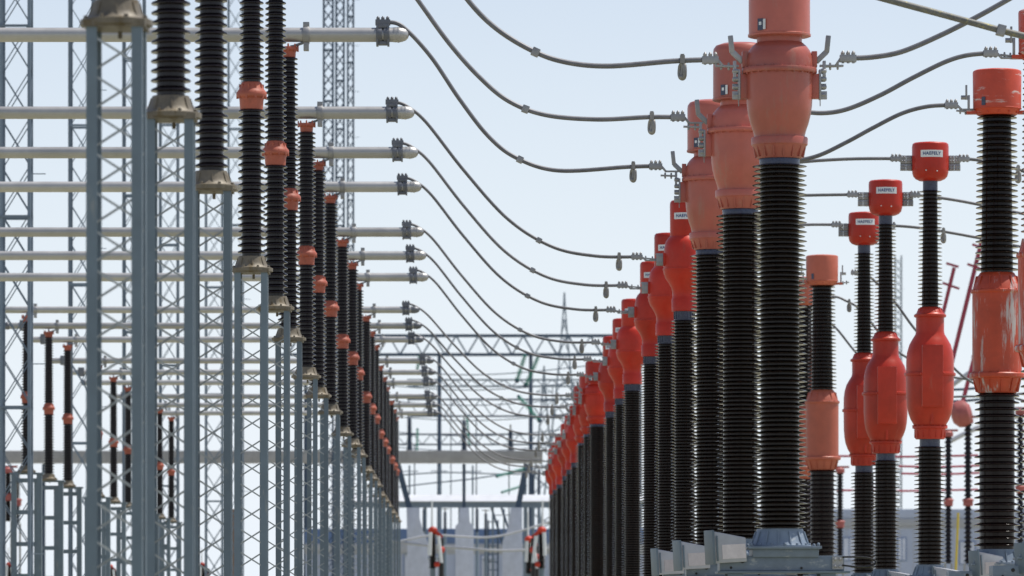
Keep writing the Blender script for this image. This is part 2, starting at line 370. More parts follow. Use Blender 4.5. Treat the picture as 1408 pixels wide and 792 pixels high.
def terminal(root, s, k, zc, xpad, metal='alu'):   # generic pad + link on side s; zc: height of link
    mb = MB()
    link_bar(mb, (s * (xpad + .13 * k), 0, zc), (s * (xpad - .02), 0, zc), .05 * k, .016)
    mb.box(min(s * xpad, s * (xpad - .035)), max(s * xpad, s * (xpad - .035)), -.045 * k, .045 * k, zc - .10 * k, zc + .055 * k)
    return mb

# ------------------------------------------------------------------ current transformers, faded type (first bay) and its red version
def ct_faded(label, m, k=1.0, hz=0.):
    t = thing('current_transformer', label, 'current transformer', group='current transformers in the right-hand row')
    s = .995 / 150
    def Z(y): return CAMH + (HY - y) * s
    def z(y):   # heads of the other bays sit a little lower
        v = Z(y); return v if not hz else Z(218) + (v - Z(218)) * hz
    zi = Z(226); zb = Z(728)
    sheds(zi, zb, 26.5 * s, 26.5 * s, 37.6 * s, 38.2 * s, 78, alt=.017, seg=44, thick=.20, droop=.26).build('insulator', 'shed', t)
    MB().lathe([(27.5 * s, Z(227)), (28 * s, Z(219.5)), (27 * s, Z(217))], 40).build('collar', 'collar', t)
    mb = MB().lathe([(r_ * s, z(y)) for r_, y in ((30, 218.5), (31, 217), (36.5, 202), (37.5, 200.5), (38.7, 199.5), (39, 191), (38.2, 189.3), (35, 188.6), (35, 186), (36.5, 180), (40, 170), (43, 158), (44.8, 146), (45.5, 130), (45.7, 101.5),
        (51, 101.2), (51.6, 100), (51.6, 95.5), (51, 94.3), (45.8, 94), (45.5, 85), (44.5, 77), (42, 70), (37.5, 64), (33, 60), (31, 58.6), (31, 50))], 56)
    ribs(mb, 16, 31 * s, z(216.5), 36.8 * s, z(202), .010, .02)
    ring_of(mb, 24, 48.6 * s, z(94.4), .010, .010); ring_of(mb, 24, 48.6 * s, z(103), .010, .013, .1)
    tk = mb.build('tank', m, t)
    mb = MB().lathe([(r_ * s, z(y)) for r_, y in ((31, 51.5), (41.6, 51), (43.2, 50.4), (43.4, 47.8), (42.2, 47), (42.2, -24), (41.5, -29), (38, -34), (28, -37.5), (10, -39), (.5, -39.3))], 56)
    ring_of(mb, 3, 43 * s, z(48.5), .008, .004, -1.5)
    hd = mb.build('expansion_head', m, t)
    a = R(-131); T = Matrix.Rotation(a, 4, 'Z')
    mb = MB(); mb.box(42.1 * s, 43.6 * s, -.028, .028, z(45), z(29), mtx=T); mb.build('level_gauge', 'collar', hd)
    mb = MB(); mb.box(43.0 * s, 44.2 * s, .036, .060, z(44), z(30), mtx=T); mb.box(43.65 * s, 44.0 * s, -.012, .016, z(38), z(33.5), mtx=T); mb.build('gauge_label', 'white', hd)
    for sd_ in (-1, 1):
        def X(a, b): return sorted((sd_ * a * s, sd_ * b * s))
        mb = MB(); mb.box(*X(44, 51.5), -.05, .05, z(93), z(71)); mb.box(*X(44.5, 54), -.05, .05, z(136), z(102))
        mb.build('terminal_bracket', m, t, bevel=.004)
        mb = MB(); mb.box(*X(54.2, 57), -.055, .055, z(137), z(96))
        mb.box(*X(59.5, 63.5), -.04, .04, z(112), z(84))
        for yy in (98, 109, 120, 131):
            mb.lathe([(.022, 0), (.022, .035), (.014, .05)], 8, mtx=Matrix.Translation((sd_ * 57 * s, -.03, z(yy))) @ Matrix.Rotation(sd_ * R(90), 4, 'Y'))
            mb.lathe([(.022, 0), (.022, .035), (.014, .05)], 8, mtx=Matrix.Translation((sd_ * 57 * s, .03, z(yy))) @ Matrix.Rotation(sd_ * R(90), 4, 'Y'))
        mb.box(*X(57, 65), -.045, -.005, z(137), z(126)); mb.box(*X(57, 64.5), .0, .04, z(122), z(115))
        mb.rod((sd_ * 56 * s, 0, z(137)), (sd_ * 56 * s, 0, z(146)), .005, 6)
        link_bar(mb, (sd_ * 88 * s, 0, z(90.5)), (sd_ * 62 * s, 0, z(91.5)), .05, .018)
        mb.build('terminal_pad', 'alu', t, bevel=.002)
        mb = MB()
        for (xa, ya), (xb, yb) in (((50.5, 85), (65, 71)), ((65, 72.5), (67.5, 49))):
            mb.bar((sd_ * xa * s, 0, z(ya)), (sd_ * xb * s, 0, z(yb)), .045, .05, up=(0, 0, 1))
        mb.build('arcing_horn', 'alu', t, bevel=.006)
    equipment_base(t, zb, 1.0, 30 * s, True, True)
    return t

# ------------------------------------------------------------------ current transformers, red type with waisted tank
def ct_red(label):
    t = thing('current_transformer', label, 'current transformer', group='current transformers in the right-hand row')
    s = 1.4286 / 150
    def z(y): return CAMH + (HY - y) * s
    zb = CAMH + .46
    sheds(z(440), zb, 13.4 * s, 13.8 * s, 19.3 * s, 20 * s, 84, alt=.006, seg=36, thick=.20, droop=.24).build('insulator', 'shed', t)
    mb = MB().lathe([(14 * s, z(441)), (14.2 * s, z(428.5)), (14.2 * s, z(427))], 40)
    for i in range(20):
        a = i * math.tau / 20; mb.box(14 * s, 14.9 * s, -.006, .006, z(439), z(429), mtx=Matrix.Rotation(a, 4, 'Z'))
    mb.build('collar', 'collar', t)
    mb = MB().lathe([(r_ * s, z(y)) for r_, y in ((16.5, 428.4), (17.6, 427.8), (17.6, 411.5), (17, 410.5), (16.4, 409), (16.6, 401), (18, 396), (21.5, 389.5), (26, 383), (28.2, 377), (28.8, 372.5), (29.6, 371.6), (29.6, 369.6), (28.6, 369.2), (28.4, 355), (27.8, 343), (26.2, 334), (23.5, 329), (20.6, 326), (19.9, 325))], 48)
    mb.build('tank', 'red', t)
    mb = MB().lathe([(r_ * s, z(y)) for r_, y in ((19.2, 326), (19.6, 324), (19.8, 282), (19.4, 278.5), (17.5, 276), (12, 275), (.3, 274.6))], 40)
    mb.lathe([(.01, 0), (.01, .012)], 8, mtx=Matrix.Translation((.02, -20.0 * s, z(318))) @ Matrix.Rotation(R(90), 4, 'X'))
    hd = mb.build('expansion_head', 'red', t)
    name_plate(hd, 19.9 * s, z(298), 31 * s, 9 * s)
    for sd_ in (-1, 1):
        def X(a, b): return sorted((sd_ * a * s, sd_ * b * s))
        mb = MB(); mb.box(*X(26, 29.2), -.09, .07, z(366), z(348)); mb.build('terminal_bracket', 'red', t, bevel=.006)
        mb = MB(); mb.box(*X(29.4, 38.5), -.075, -.06, z(365), z(349)); mb.box(*X(29.4, 38.5), .05, .065, z(365), z(349)); mb.box(*X(29.4, 39.5), -.07, .06, z(350.5), z(348.6)); mb.box(*X(31, 38), -.055, .045, z(363), z(352))
        for a in (32, 36):
            for b in (353, 361): mb.lathe([(.013, 0), (.013, .014)], 6, mtx=Matrix.Translation((sd_ * a * s, -.075, z(b))) @ Matrix.Rotation(R(90), 4, 'X'))
        link_bar(mb, (sd_ * 60 * s, 0, z(354.5)), (sd_ * 37 * s, 0, z(356.5)), .05, .018)
        mb.build('terminal_pad', 'alu', t, bevel=.002)
    equipment_base(t, zb, 1.0, 16 * s, True, True)
    return t

ctA = ctC = ctB = None; CT = {}; n = 0
CTX = {(1, 0): 1073, (1, 1): 1018, (1, 2): 979, (2, 0): 942}
LOOKS = {1: ['with the bulging tank, largest and nearest the camera', 'half hidden behind the nearest one', 'its left arcing horn clear of the one in front']}
for b in range(1, 7):
    for j in range(3):
        r = RB[b][j]; x = CTX.get((b, j), VX + 434 / r); P = PT(x, HY, r)
        n += 1
        loc = (P.x, P.y, 0)
        if b == 1: lab = 'faded salmon current transformer, ' + LOOKS[1][j]
        elif b == 4: lab = 'red cylinder-topped current transformer, %s from the camera in the long right row' % ORD[n - 1]
        else: lab = 'bright red current transformer with waisted tank, %s from the camera in the long right row' % ORD[n - 1]
        if b == 1: t = ctA = (ct_faded(lab, 'salmon') if ctA is None else None) or ctA
        if b == 1 and j: t = dup(ctA, loc, lab)
        elif b == 4: 
            if ctC is None: ctC = ct_faded(lab, 'red', hz=.80); t = ctC
            else: t = dup(ctC, loc, lab)
        elif b != 1:
            if ctB is None: ctB = ct_red(lab); t = ctB
            else: t = dup(ctB, loc, lab)
        t.location = loc; CT[(b, j)] = t

# ------------------------------------------------------------------ left rows: two-stage post insulators on lattice stands
ZCAP = CAMH + 484 / 150
def post(label, group, ladder=False, wide=False):
    t = thing('post_insulator', label, 'post insulator', group=group)
    q = 1 / 150
    def z(rel): return CAMH + rel * q
    if not ladder:
        mb = MB(); lattice(mb, .30, .30, 0.02, z(478), .058, 0, 0); mb.box(-.26, .26, -.26, .26, 0, .019)
        st = mb.build('lattice_stand', 'steel', t)
        mb = MB(); braces(mb, .28, .28, .1, z(474), .013, .208, .86, inset=-.008, cross='split'); mb.build('cross_bracing', 'brace', st)
    else:
        mb = MB()
        for sx in (-1, 1): mb.box(sx * .27 - .055, sx * .27 + .055, -.09, .09, 0, z(478))
        zz = z(478) - .12
        while zz > .3: mb.box(-.214, .214, -.05, .05, zz - .09, zz); zz -= .68
        mb.box(-.36, .36, -.12, .12, z(472), z(478) - .001)
        mb.build('ladder_stand', 'steel', t)
    mb = MB()
    # squared plate with clipped corners, then ribbed bell casting
    mb.lathe([(.185, z(478.5)), (.196, z(479)), (.196, z(483.5)), (.188, z(484))], 40)
    mb.box(-.165, .165, -.165, .165, z(476.5), z(482))
    mb.lathe([(.172, z(484)), (.160, z(485)), (.146, z(487.5)), (.135, z(491)), (.126, z(495.5)), (.119, z(499.5)), (.115, z(500)), (.09, z(500.4))], 40)
    ribs(mb, 8, .156, z(485), .124, z(498), .008, .003)
    ring_of(mb, 8, .172, z(483.6), .012, .018, .39)
    mb.rod((0.02, 0, z(475)), (.02, 0, z(469)), .012, 8)
    mb.build('base_casting', 'cast', t)
    sheds(z(702), z(500), .084, .090, .122, .128, 22, droop=.15, thick=.34, seg=32).build('lower_insulator', 'shedL', t)
    mb = MB().lathe([(.092, z(700)), (.104, z(701)), (.112, z(716)), (.135, z(718)), (.139, z(720)), (.139, z(723)), (.128, z(726)), (.112, z(729)), (.098, z(735)), (.092, z(737)), (.088, z(738)), (.078, z(738.4))], 36)
    ring_of(mb, 10, .128, z(715.5), .011, .055)
    ribs(mb, 10, .112, z(727), .095, z(735), .012, .018)
    mb.build('middle_flange', 'flange', t)
    sheds(z(962), z(738), .086 if wide else .074, .088 if wide else .082, .121 if wide else .107, .123 if wide else .115, 26, droop=.15, thick=.34, seg=32).build('upper_insulator', 'shedL', t)
    mb = MB().lathe([(.076, z(961)), (.082, z(962)), (.086, z(971)), (.10, z(972.5)), (.112, z(974)), (.112, z(978)), (.108, z(979))], 32)
    ring_of(mb, 8, .108, z(971), .010, .075)
    cp = mb.build('top_cap', 'flange', t)
    mb = MB(); mb.rod((.05, 0, z(979)), (.05, 0, z(982)), .03, 12); mb.bar((.04, -.0, z(980)), (.175, 0, z(987)), .05, .022); mb.bar((.04, .05, z(980)), (.175, .05, z(987)), .03, .022)
    if ladder: mb.rod((0, 0, z(979)), (0, 0, z(1006)), .02, 10, .006)
    mb.build('bus_arm', 'clampd', cp)
    return t
proto = None; POSTS = {}; n = 0
ROWX = [(-279, -279, -279), (-290, -290, -296), (-310, -310, -306), (-309, -303, -305), (-314, -312, -314), (-320, -320, -320), (-322, -322, -322)]
def rowx(b, j): return ROWX[b][j] / 150
for b in range(7):
    for j in range(3):
        r = RB[b][j]; loc = (rowx(b, j), D1 * r, 0); n += 1
        lab = '%s lattice-stand post insulator of the long left row, counting from the camera' % ORD[n - 1]
        if n <= 3: lab = ['blurred foreground lattice stand with stained bell casting, nearest the camera', 'blurred foreground lattice stand and ribbed insulator, second from the camera', 'slightly blurred foreground lattice stand and black insulator, third from the camera'][n - 1]
        if b == 0 and j == 0: proto = post(lab, 'two-stage post insulators in the long left row'); t = proto; t.location = loc
        elif b == 2 and j == 0: proto = post(lab, 'two-stage post insulators in the long left row', wide=True); t = proto; t.location = loc
        else: t = dup(proto, loc, lab)
        POSTS[(b, j)] = t
XB = -1400 / 150; proto2 = None; n = 0
for b, j in ((4, 0), (4, 1), (4, 2), (5, 0), (5, 1), (5, 2), (6, 0), (6, 1), (6, 2)):
    r = RB[b][j]; n += 1
    lab = '%s post insulator on a ladder-like stand in the far left row, counting from the camera' % ORD[n - 1]
    if proto2 is None: proto2 = post(lab, 'spike-topped post insulators in the far left row', True); t = proto2
    else: t = dup(proto2, None, lab)
    t.location = (XB, D1 * r, 0)

# ------------------------------------------------------------------ bus tubes
def bus(b, j, idx):
    r = RB[b][j]; y = D1 * r; ZB = CAMH + 1000 / 150
    xr = {1: -101, 2: -104, 3: -109, 4: -148, 5: -120, 6: -124}[b] / 150
    xl = {1: -1600, 2: -1600, 3: -1580, 4: -1540, 5: -1585, 6: -1560}[b] / 150
    t = thing('bus_tube', '%s horizontal aluminium bus tube, counting up from the lowest and farthest' % (['lowest'] + ORD[1:])[idx], 'bus tube', (xr, y, ZB), 'parallel aluminium bus tubes on the left')
    rad = .082 if b < 4 else .072
    ry = Matrix.Rotation(R(90), 4, 'Y'); L = xl - xr
    mb = MB().lathe([(rad, L), (rad, -.12)], 32, mtx=ry); mb.build('tube', 'tube', t)
    mb = MB(); mb.lathe([(rad * .98, -.13), (rad * 1.02, -.125), (rad * 1.05, -.10), (rad * 1.05, -.075)], 32, mtx=ry)
    mb.lathe([(rad * 1.06, -.075), (rad * 1.1, -.07), (rad * 1.1, -.055), (rad * 1.04, -.05), (rad * .98, -.02), (rad * .8, .02), (rad * .5, .045), (rad * .2, .055), (.002, .057)], 32, mtx=ry)
    mb.build('end_cap', 'tube' if b < 4 else 'clampd', t)
    mb = MB()
    for k_ in (-.28, -.20, ):
        mb.lathe([(rad * 1.02, k_ - .03), (rad * 1.25, k_ - .028), (rad * 1.25, k_ + .028), (rad * 1.02, k_ + .03)], 24, mtx=ry, cap=False)
    mb.box(-.31, -.17, -.075, .075, rad * .9, rad + .03); mb.box(-.31, -.17, -.06, .06, -rad - .035, -rad * .95)
    mb.box(-.315, -.29, -.085, .085, -rad - .045, rad * 1.2); mb.box(-.19, -.165, -.085, .085, -rad - .045, rad * 1.2)
    sleeve(mb, (-.24, 0, rad + .062), .17, .032)
    mb.build('cable_clamp', 'clampd', t, bevel=.003)
    px = rowx(b, j) + .19 - xr
    for xx in [px] + ([XB + .19 - xr] if b >= 4 else []):
        mb = MB(); mb.lathe([(rad, xx - .04), (rad * 1.28, xx - .036), (rad * 1.28, xx + .036), (rad, xx + .04)], 24, mtx=ry, cap=False)
        mb.box(xx - .035, xx + .035, -.05, .05, rad * .95, rad + .06); mb.box(xx - .03, xx + .03, -.05, .05, -rad - .10, -rad * .95)
        mb.build('support_clamp', 'alu', t, bevel=.003)
    if b >= 4:
        mb = MB(); mb.ball((L, 0, 0), rad * 1.25); mb.build('end_cap', 'clampd', t)
        mb = MB(); mb.box(L + .28, L + .44, -.09, .09, -rad * 1.5, rad * 1.8); mb.build('cable_clamp', 'clampd', t, bevel=.01)
    return t
idx = 0
for b in range(6, 0, -1):
    for j in (2, 1, 0):
        if b == 1 and j < 2:
            bus(b, j, idx)['label'] = 'near bus tube passing above the picture, ' + ('next above the top visible tube' if j else 'highest in the picture plane')
        else: bus(b, j, idx)
        idx += 1

# ------------------------------------------------------------------ slack conductors from bus tubes to current transformers
CURV = {
 (1, 0): [(0, 0), (.05, .03), (.14, .24), (.22, .48), (.295, .682), (.372, .826), (.471, .942), (.57, 1.01), (.70, 1.035), (.89, 1.008), (1, 1)],
 (1, 1): [(0, 0), (.04, .03), (.14, .289), (.238, .541), (.337, .748), (.435, .899), (.558, .986), (.73, 1.014), (.9, 1.0), (1, 1)],
 (1, 2): [(0, 0), (.06, .03), (.164, .236), (.27, .528), (.377, .785), (.483, .938), (.64, 1.026), (.9, 1.0), (1, .995)],
 0: [(0, 0), (.05, .03), (.13, .135), (.284, .442), (.466, .756), (.65, .935), (.83, .995), (1, 1)]}
def loop_drop(mb, p, k=1.):          # oblong earthing loop hanging from the cable
    mb.box(p.x - .022, p.x + .022, p.y - .035, p.y + .035, p.z - .03, p.z + .045)
    mb.lathe([(.018, p.z + .045), (.018, p.z + .06)], 8, c=(p.x, p.y, 0))
    c = [(p.x, p.y, p.z - .02), (p.x - .02, p.y + .03, p.z - .05), (p.x - .026, p.y + .035, p.z - .12), (p.x - .016, p.y + .02, p.z - .155), (p.x + .006, p.y - .01, p.z - .165), (p.x + .020, p.y - .03, p.z - .14), (p.x + .020, p.y - .03, p.z - .06), (p.x + .006, p.y, p.z - .02)]
    mb.tube(smooth_path([(p.x + .004, p.y, p.z - .02), (p.x + .006, p.y, p.z - .07), (p.x, p.y, p.z - .12), (p.x - .002, p.y, p.z - .15)], 5), .020, 10)
    mb.tube(smooth_path(c, 5), .018, 10); mb.ball((p.x, p.y, p.z - .15), .030, 12)
def conductor(pts, rad, label, group, m='cable', lo=None, collar=None, ends=(True, True), palm=0, palm_dz=-.05):
    p0 = Vector(pts[0]); o = thing('conductor_cable', label, 'power cable', p0, group)
    L = [Vector(p) - p0 for p in smooth_path(pts, 10)]
    MB().tube(L, rad, 12).build('strand', m, o)
    if lo is not None:
        mb = MB(); loop_drop(mb, min(L, key=lambda v: abs(v.x + p0.x - lo))); mb.build('earthing_loop', 'loop', o)
    if collar is not None:
        q = min(range(len(L) - 1), key=lambda i: abs(L[i].x + p0.x - collar)); d = (L[q + 1] - L[q]).normalized()
        mb = MB(); mb.bar(L[q] - d * .035, L[q] + d * .035, rad * 3.2, rad * 3.2); mb.build('collar', 'alu', o, bevel=.006)
    for e, pp, s in ((ends[0], L[0], 1), (ends[1], L[-1], -1)):
        if e:
            mb = MB(); sleeve(mb, pp, .15, rad * 1.35)
            if palm and s == -1 or palm == 2: sg = -s; mb.bar((pp.x + sg * .07, pp.y, pp.z - .005), (pp.x + sg * .115, pp.y, pp.z + palm_dz), .05, .022); mb.bar((pp.x + sg * .108, pp.y, pp.z + palm_dz), (pp.x + sg * .26, pp.y, pp.z + palm_dz), .05, .018)
            mb.build('sleeve', 'alu', o, bevel=.003)
    return o
for b in range(1, 7):
    for j in range(3):
        r = RB[b][j]; P = CT[(b, j)].location
        xr = {1: -101, 2: -104, 3: -109, 4: -148, 5: -120, 6: -124}[b] / 150
        rad0 = .082 if b < 4 else .072
        S = Vector((xr - .20, D1 * r, CAMH + 1000 / 150 + rad0 + .062))
        if b == 1: E = Vector((P.x - .64, P.y, CAMH + (HY - 82) * .995 / 150))
        elif b == 4: E = Vector((P.x - .64, P.y, CAMH + 726 / 150))
        else: E = Vector((P.x - .63, P.y, CAMH + 717 / 150))
        if (b, j) == (1, 1): E.z += .04
        if (b, j) == (1, 2): E.z += .04
        c = CURV.get((b, j), CURV[0])
        pts = [Vector((S.x + (E.x - S.x) * u, S.y, S.z + (E.z - S.z) * v)) for u, v in c]
        n = (b - 1) * 3 + j
        lab = 'slack grey conductor sweeping down to the %s current transformer from the camera' % ORD[n]
        conductor(pts, .024 if b == 1 else .022, lab, 'slack conductors drooping from bus tubes to transformers', lo=E.x - .26, collar=(S.x + (E.x - S.x) * (.49 if b == 1 else .60)) if b < 5 else None, ends=(False, True), palm=1, palm_dz=-.06 if b == 1 else -.048)

# ------------------------------------------------------------------ right-hand row of equipment
def vt_plain(label, mh, mt):      # cylinder head, plain mid tank
    t = thing('voltage_transformer', label, 'voltage transformer', group='voltage transformers in the far right row')
    s = 1.239 / 150
    def z(y): return CAMH + (HY - y) * s
    mb = MB().lathe([(r_ * s, z(y)) for r_, y in ((26, 159), (28, 157.5), (31.5, 151), (33.6, 150.4), (33.6, 149.2), (33, 148.8), (33.4, 100), (32.8, 98), (30, 96.6), (20, 95.4), (.5, 94.8))], 48)
    ring_of(mb, 12, 30 * s, z(157), .008, .02)
    for sx in (-1, 1): mb.box(*sorted((sx * 28 * s, sx * 42 * s)), -.06, .06, z(157), z(152.5))
    hd = mb.build('head', mh, t)
    T = Matrix.Rotation(R(-128), 4, 'Z')
    mb = MB(); mb.box(33.2 * s, 34.1 * s, -.024, .024, z(147), z(135.5), mtx=T); mb.build('level_gauge', 'collar', hd)
    for sx in (-1, 1):
        mb = MB(); mb.box(*sorted((sx * 37.5 * s, sx * 40.5 * s)), -.03, .03, z(152.2), z(131)); mb.box(*sorted((sx * 41 * s, sx * 43.5 * s)), -.025, .025, z(137), z(117))
        mb.lathe([(.025, 0), (.025, .05)], 8, mtx=Matrix.Translation((sx * 43.5 * s, 0, z(134))) @ Matrix.Rotation(sx * R(90), 4, 'Y'))
        link_bar(mb, (sx * 56 * s, 0, z(152)), (sx * 38 * s, 0, z(154)), .05, .018)
        mb.build('terminal_pad', 'alu', t, bevel=.002)
    sheds(z(159.5), z(376), 19.5 * s, 22 * s, 27.5 * s, 30.5 * s, 28, droop=.12, thick=.26, seg=36).build('upper_insulator', 'shed', t)
    mb = MB().lathe([(r_ * s, z(y)) for r_, y in ((26, 541), (27.5, 539), (33, 521), (37, 520), (38.3, 518.5), (38.3, 514.5), (37, 513), (34, 512.5), (34, 404), (35.2, 403), (36.2, 402), (36.2, 399.5), (34, 398.8), (33, 396), (27, 380), (25, 378), (24, 376), (23, 375))], 48)
    ribs(mb, 12, 27.5 * s, z(539), 34 * s, z(521), .010, .02); ribs(mb, 12, 33 * s, z(396), 27 * s, z(380), .010, .02)
    ring_of(mb, 16, 36 * s, z(512.8), .008, .012); ring_of(mb, 16, 35 * s, z(399), .007, .010)
    mb.build('tank', mt, t)
    sheds(z(541.5), z(756), 24.2 * s, 24.2 * s, 30.8 * s, 32 * s, 23, droop=.10, thick=.28, seg=36).build('lower_insulator', 'shed', t)
    equipment_base(t, z(756), 1.0, 27 * s, True, False, bx=-.12, tilt=R(20))
    return t
def vt_bulb(label):
    t = thing('voltage_transformer', label, 'voltage transformer', group='voltage transformers in the far right row')
    s = 1.4286 / 150
    def z(y): return CAMH + (HY - y) * s
    mb = MB().lathe([(r_ * s, z(y)) for r_, y in ((9.5, 249.5), (15, 248.8), (20, 246.5), (23.3, 243), (24.8, 238), (25.2, 232), (25.2, 202), (24.6, 198.5), (22.5, 196.8), (14, 195.8), (.3, 195.2))], 48)
    hd = mb.build('head', 'red', t)
    for a, b_ in ((-8, 236), (7, 237)):
        mb = MB(); aa = -math.pi / 2 + a / 25; mb.ball((25.3 * s * math.cos(aa), 25.3 * s * math.sin(aa), z(b_)), .009, 8); mb.build('screw', 'white', hd)
    name_plate(hd, 25.5 * s, z(213), 32 * s, 9.6 * s)
    for sx in (-1, 1):
        mb = MB()
        for cx_, y0, y1 in ((29.5, 224.5, 214), (29.5, 235, 226), (37.5, 224.5, 214), (37.5, 235, 226)):
            mb.box(*sorted((sx * (cx_ - 3.8) * s, sx * (cx_ + 3.8) * s)), -.012, .012, z(y0), z(y1))
            for dx in (-1.8, 1.8):
                for dz in (.27, .73):
                    mb.lathe([(.012, 0), (.012, .012), (.007, .017)], 8, mtx=Matrix.Translation((sx * (cx_ + dx) * s, -.012, z(y0) + (z(y1) - z(y0)) * dz)) @ Matrix.Rotation(R(90), 4, 'X'))
        mb.box(*sorted((sx * 23.5 * s, sx * 30 * s)), .013, .03, z(235), z(214)); mb.box(*sorted((sx * 26 * s, sx * 41 * s)), .0125, .024, z(226), z(224))
        mb.build('terminal_pad', 'alu', t, bevel=.0015)
    MB().lathe([(10.2 * s, z(262)), (10.2 * s, z(249)), (8 * s, z(248))], 32).build('collar', 'collar', t)
    MB().lathe([(14.2 * s, z(615)), (14.2 * s, z(603)), (12 * s, z(602))], 32).build('collar', 'collar', t)
    sheds(z(262), z(422.5), 9.8 * s, 11.3 * s, 15.8 * s, 17.2 * s, 29, droop=.10, thick=.20, seg=32).build('upper_insulator', 'shed', t)
    mb = MB().lathe([(r_ * s, z(y)) for r_, y in ((19.5, 604), (20.3, 603), (21.6, 590), (24.2, 589), (24.2, 586.5), (22, 586), (23, 583), (26.5, 577), (29.8, 568), (31.6, 558), (32.6, 545), (32.9, 517.6), (35.0, 517), (35.4, 515), (35.0, 513), (32.9, 512.4), (32.7, 495), (31.6, 485), (28.5, 474), (24, 466), (20.2, 460), (19.3, 456), (19.3, 437), (22.0, 436), (22.2, 433), (19.6, 431.5), (18.5, 430), (15, 423.5), (13.5, 422.5), (11, 422))], 56)
    ribs(mb, 14, 20.5 * s, z(602), 21.8 * s, z(591), .010, .012); ribs(mb, 14, 18.8 * s, z(430.5), 15.2 * s, z(424), .008, .010)
    ring_of(mb, 18, 23.2 * s, z(586.4), .010, .014)
    tk = mb.build('tank', 'redE', t)
    mb = MB(); mb.box(-14.5 * s, 14 * s, -43 * s, -15 * s, z(561), z(476)); mb.box(-2 * s, 2 * s, -29 * s, -15 * s, z(584), z(561.5))
    mb.box(-16.5 * s, 16 * s, -41 * s, -15 * s, z(517), z(513.5)); mb.build('front_cover', 'redE', tk, bevel=.012)
    sheds(z(614), z(777), 15.3 * s, 15.8 * s, 21.3 * s, 22.4 * s, 29, droop=.10, thick=.24, seg=36).build('lower_insulator', 'shed', t)
    equipment_base(t, z(777), 1.0, 17 * s, True, False, bx=.22, tilt=R(-18))
    return t
VT = {}
a1 = vt_plain('weathered orange voltage transformer with scratched head and peeling tank, at the right edge', 'orangeH', 'orange')
a1.location = PT(1371, HY, 1.239); a1.location.z = 0; VT[(1, 2)] = a1
VT[(1, 1)] = dup(a1, (PT(1438, HY, 1.117).x, D1 * 1.117, 0), 'orange voltage transformer cut off by the right edge of the picture')
a3 = vt_plain('plain dull orange voltage transformer just right of the nearest current transformer', 'orangeP', 'orangeP')
a3.location = (PT(1131, HY, 1.866).x, D1 * 1.866, 0); VT[(3, 0)] = a3
for j in (1, 2):
    VT[(3, j)] = dup(a3, ((915 + 12) / 150 , D1 * RB[3][j], 0), ['', 'dull orange voltage transformer showing a sliver beside the nearest transformer', 'dull orange voltage transformer hidden farthest back behind the nearest transformer'][j])
e1 = None
for j, x in enumerate((1278, 1218, 1188)):
    lab = 'red voltage transformer with lettered head and bulbous tank, %s of the three' % ('nearest and rightmost', 'middle', 'leftmost and farthest')[j]
    if e1 is None: e1 = vt_bulb(lab); t = e1
    else: t = dup(e1, None, lab)
    t.location = (PT(x, HY, RB[2][j]).x, D1 * RB[2][j], 0); VT[(2, j)] = t

GR = 'conductors between the right-hand rows'
def wire(name_pts, r, rad, label, **kw):
    return conductor([PT(x, y, r) for x, y in name_pts], rad, label, GR, **kw)
r = RB[1][0]
wire([(1166, 80), (1200, 78.5), (1240, 71), (1290, 50), (1340, 25), (1385, 0), (1440, -32), (1500, -60)], r, .024, 'grey cable rising right from the nearest current transformer out of the picture', ends=(True, False), palm=2, palm_dz=-.07)
wire([(1095, 152), (1130, 155.5), (1165, 150), (1210, 131), (1255, 107), (1300, 85), (1330, 76), (1362, 73)], RB[1][1], .024, 'grey cable arching up to the orange transformer at the right edge', ends=(True, True), palm=1)
wire([(1052, 221), (1090, 221), (1125, 214), (1165, 195), (1200, 176), (1240, 156), (1275, 146.5), (1308, 144.5)], RB[1][2], .024, 'grey cable arching up to the scratched orange transformer head', ends=(True, True), palm=1)
for j, (pts, lo) in enumerate((
    ([(1009, 234), (1060, 228), (1110, 222), (1170, 218.5), (1232, 218)], 0),
    ([(980, 278), (1040, 271), (1110, 268.5), (1172, 267.5)], 0),
    ([(951, 320), (1030, 312), (1110, 309), (1150, 309)], 0))):
    wire(pts, RB[2][j], .022, 'grey cable joining the left side of the %s red lettered head' % ('nearest', 'middle', 'farthest')[j], ends=(False, True))
wire([(1325, 218.5), (1350, 221), (1400, 233), (1460, 255)], RB[2][0], .022, 'grey cable leaving the right side of the nearest red lettered head', ends=(True, False), lo=PT(1402, 0, RB[2][0]).x)
wire([(1258, 268), (1300, 273), (1345, 281), (1420, 297), (1470, 312)], RB[2][1], .022, 'grey cable leaving the right side of the middle red lettered head', ends=(True, False))
wire([(1225, 310), (1270, 314), (1345, 327), (1430, 345), (1470, 355)], RB[2][2], .022, 'grey cable leaving the right side of the farthest red lettered head', ends=(True, False), lo=PT(1299, 0, RB[2][2]).x)
wire([(1176, 375), (1195, 380), (1230, 415), (1260, 455), (1300, 495), (1345, 530), (1440, 560)], RB[3][0], .022, 'grey cable sagging right behind the lettered transformers, from the dull orange head', ends=(True, False))
wire([(1108, 412), (1145, 408), (1162, 413), (1185, 428), (1230, 480), (1290, 512), (1340, 522), (1420, 520)], RB[3][1], .022, 'grey cable bending down past the dull orange insulator, upper of two', ends=(False, False), lo=PT(1168, 0, RB[3][1]).x)
wire([(1085, 432), (1110, 430), (1145, 447), (1178, 486), (1230, 540), (1340, 545), (1420, 540)], RB[3][2], .022, 'grey cable bending down past the dull orange insulator, lower of two', ends=(False, False))
o = wire([(1120, -32), (1180, -12), (1222, 0), (1300, 21), (1385, 44), (1470, 64)], .9, .028, 'thick lichen-spotted cable crossing the top right corner', m='cable2', collar=PT(1378, 0, .9).x, ends=(False, False))

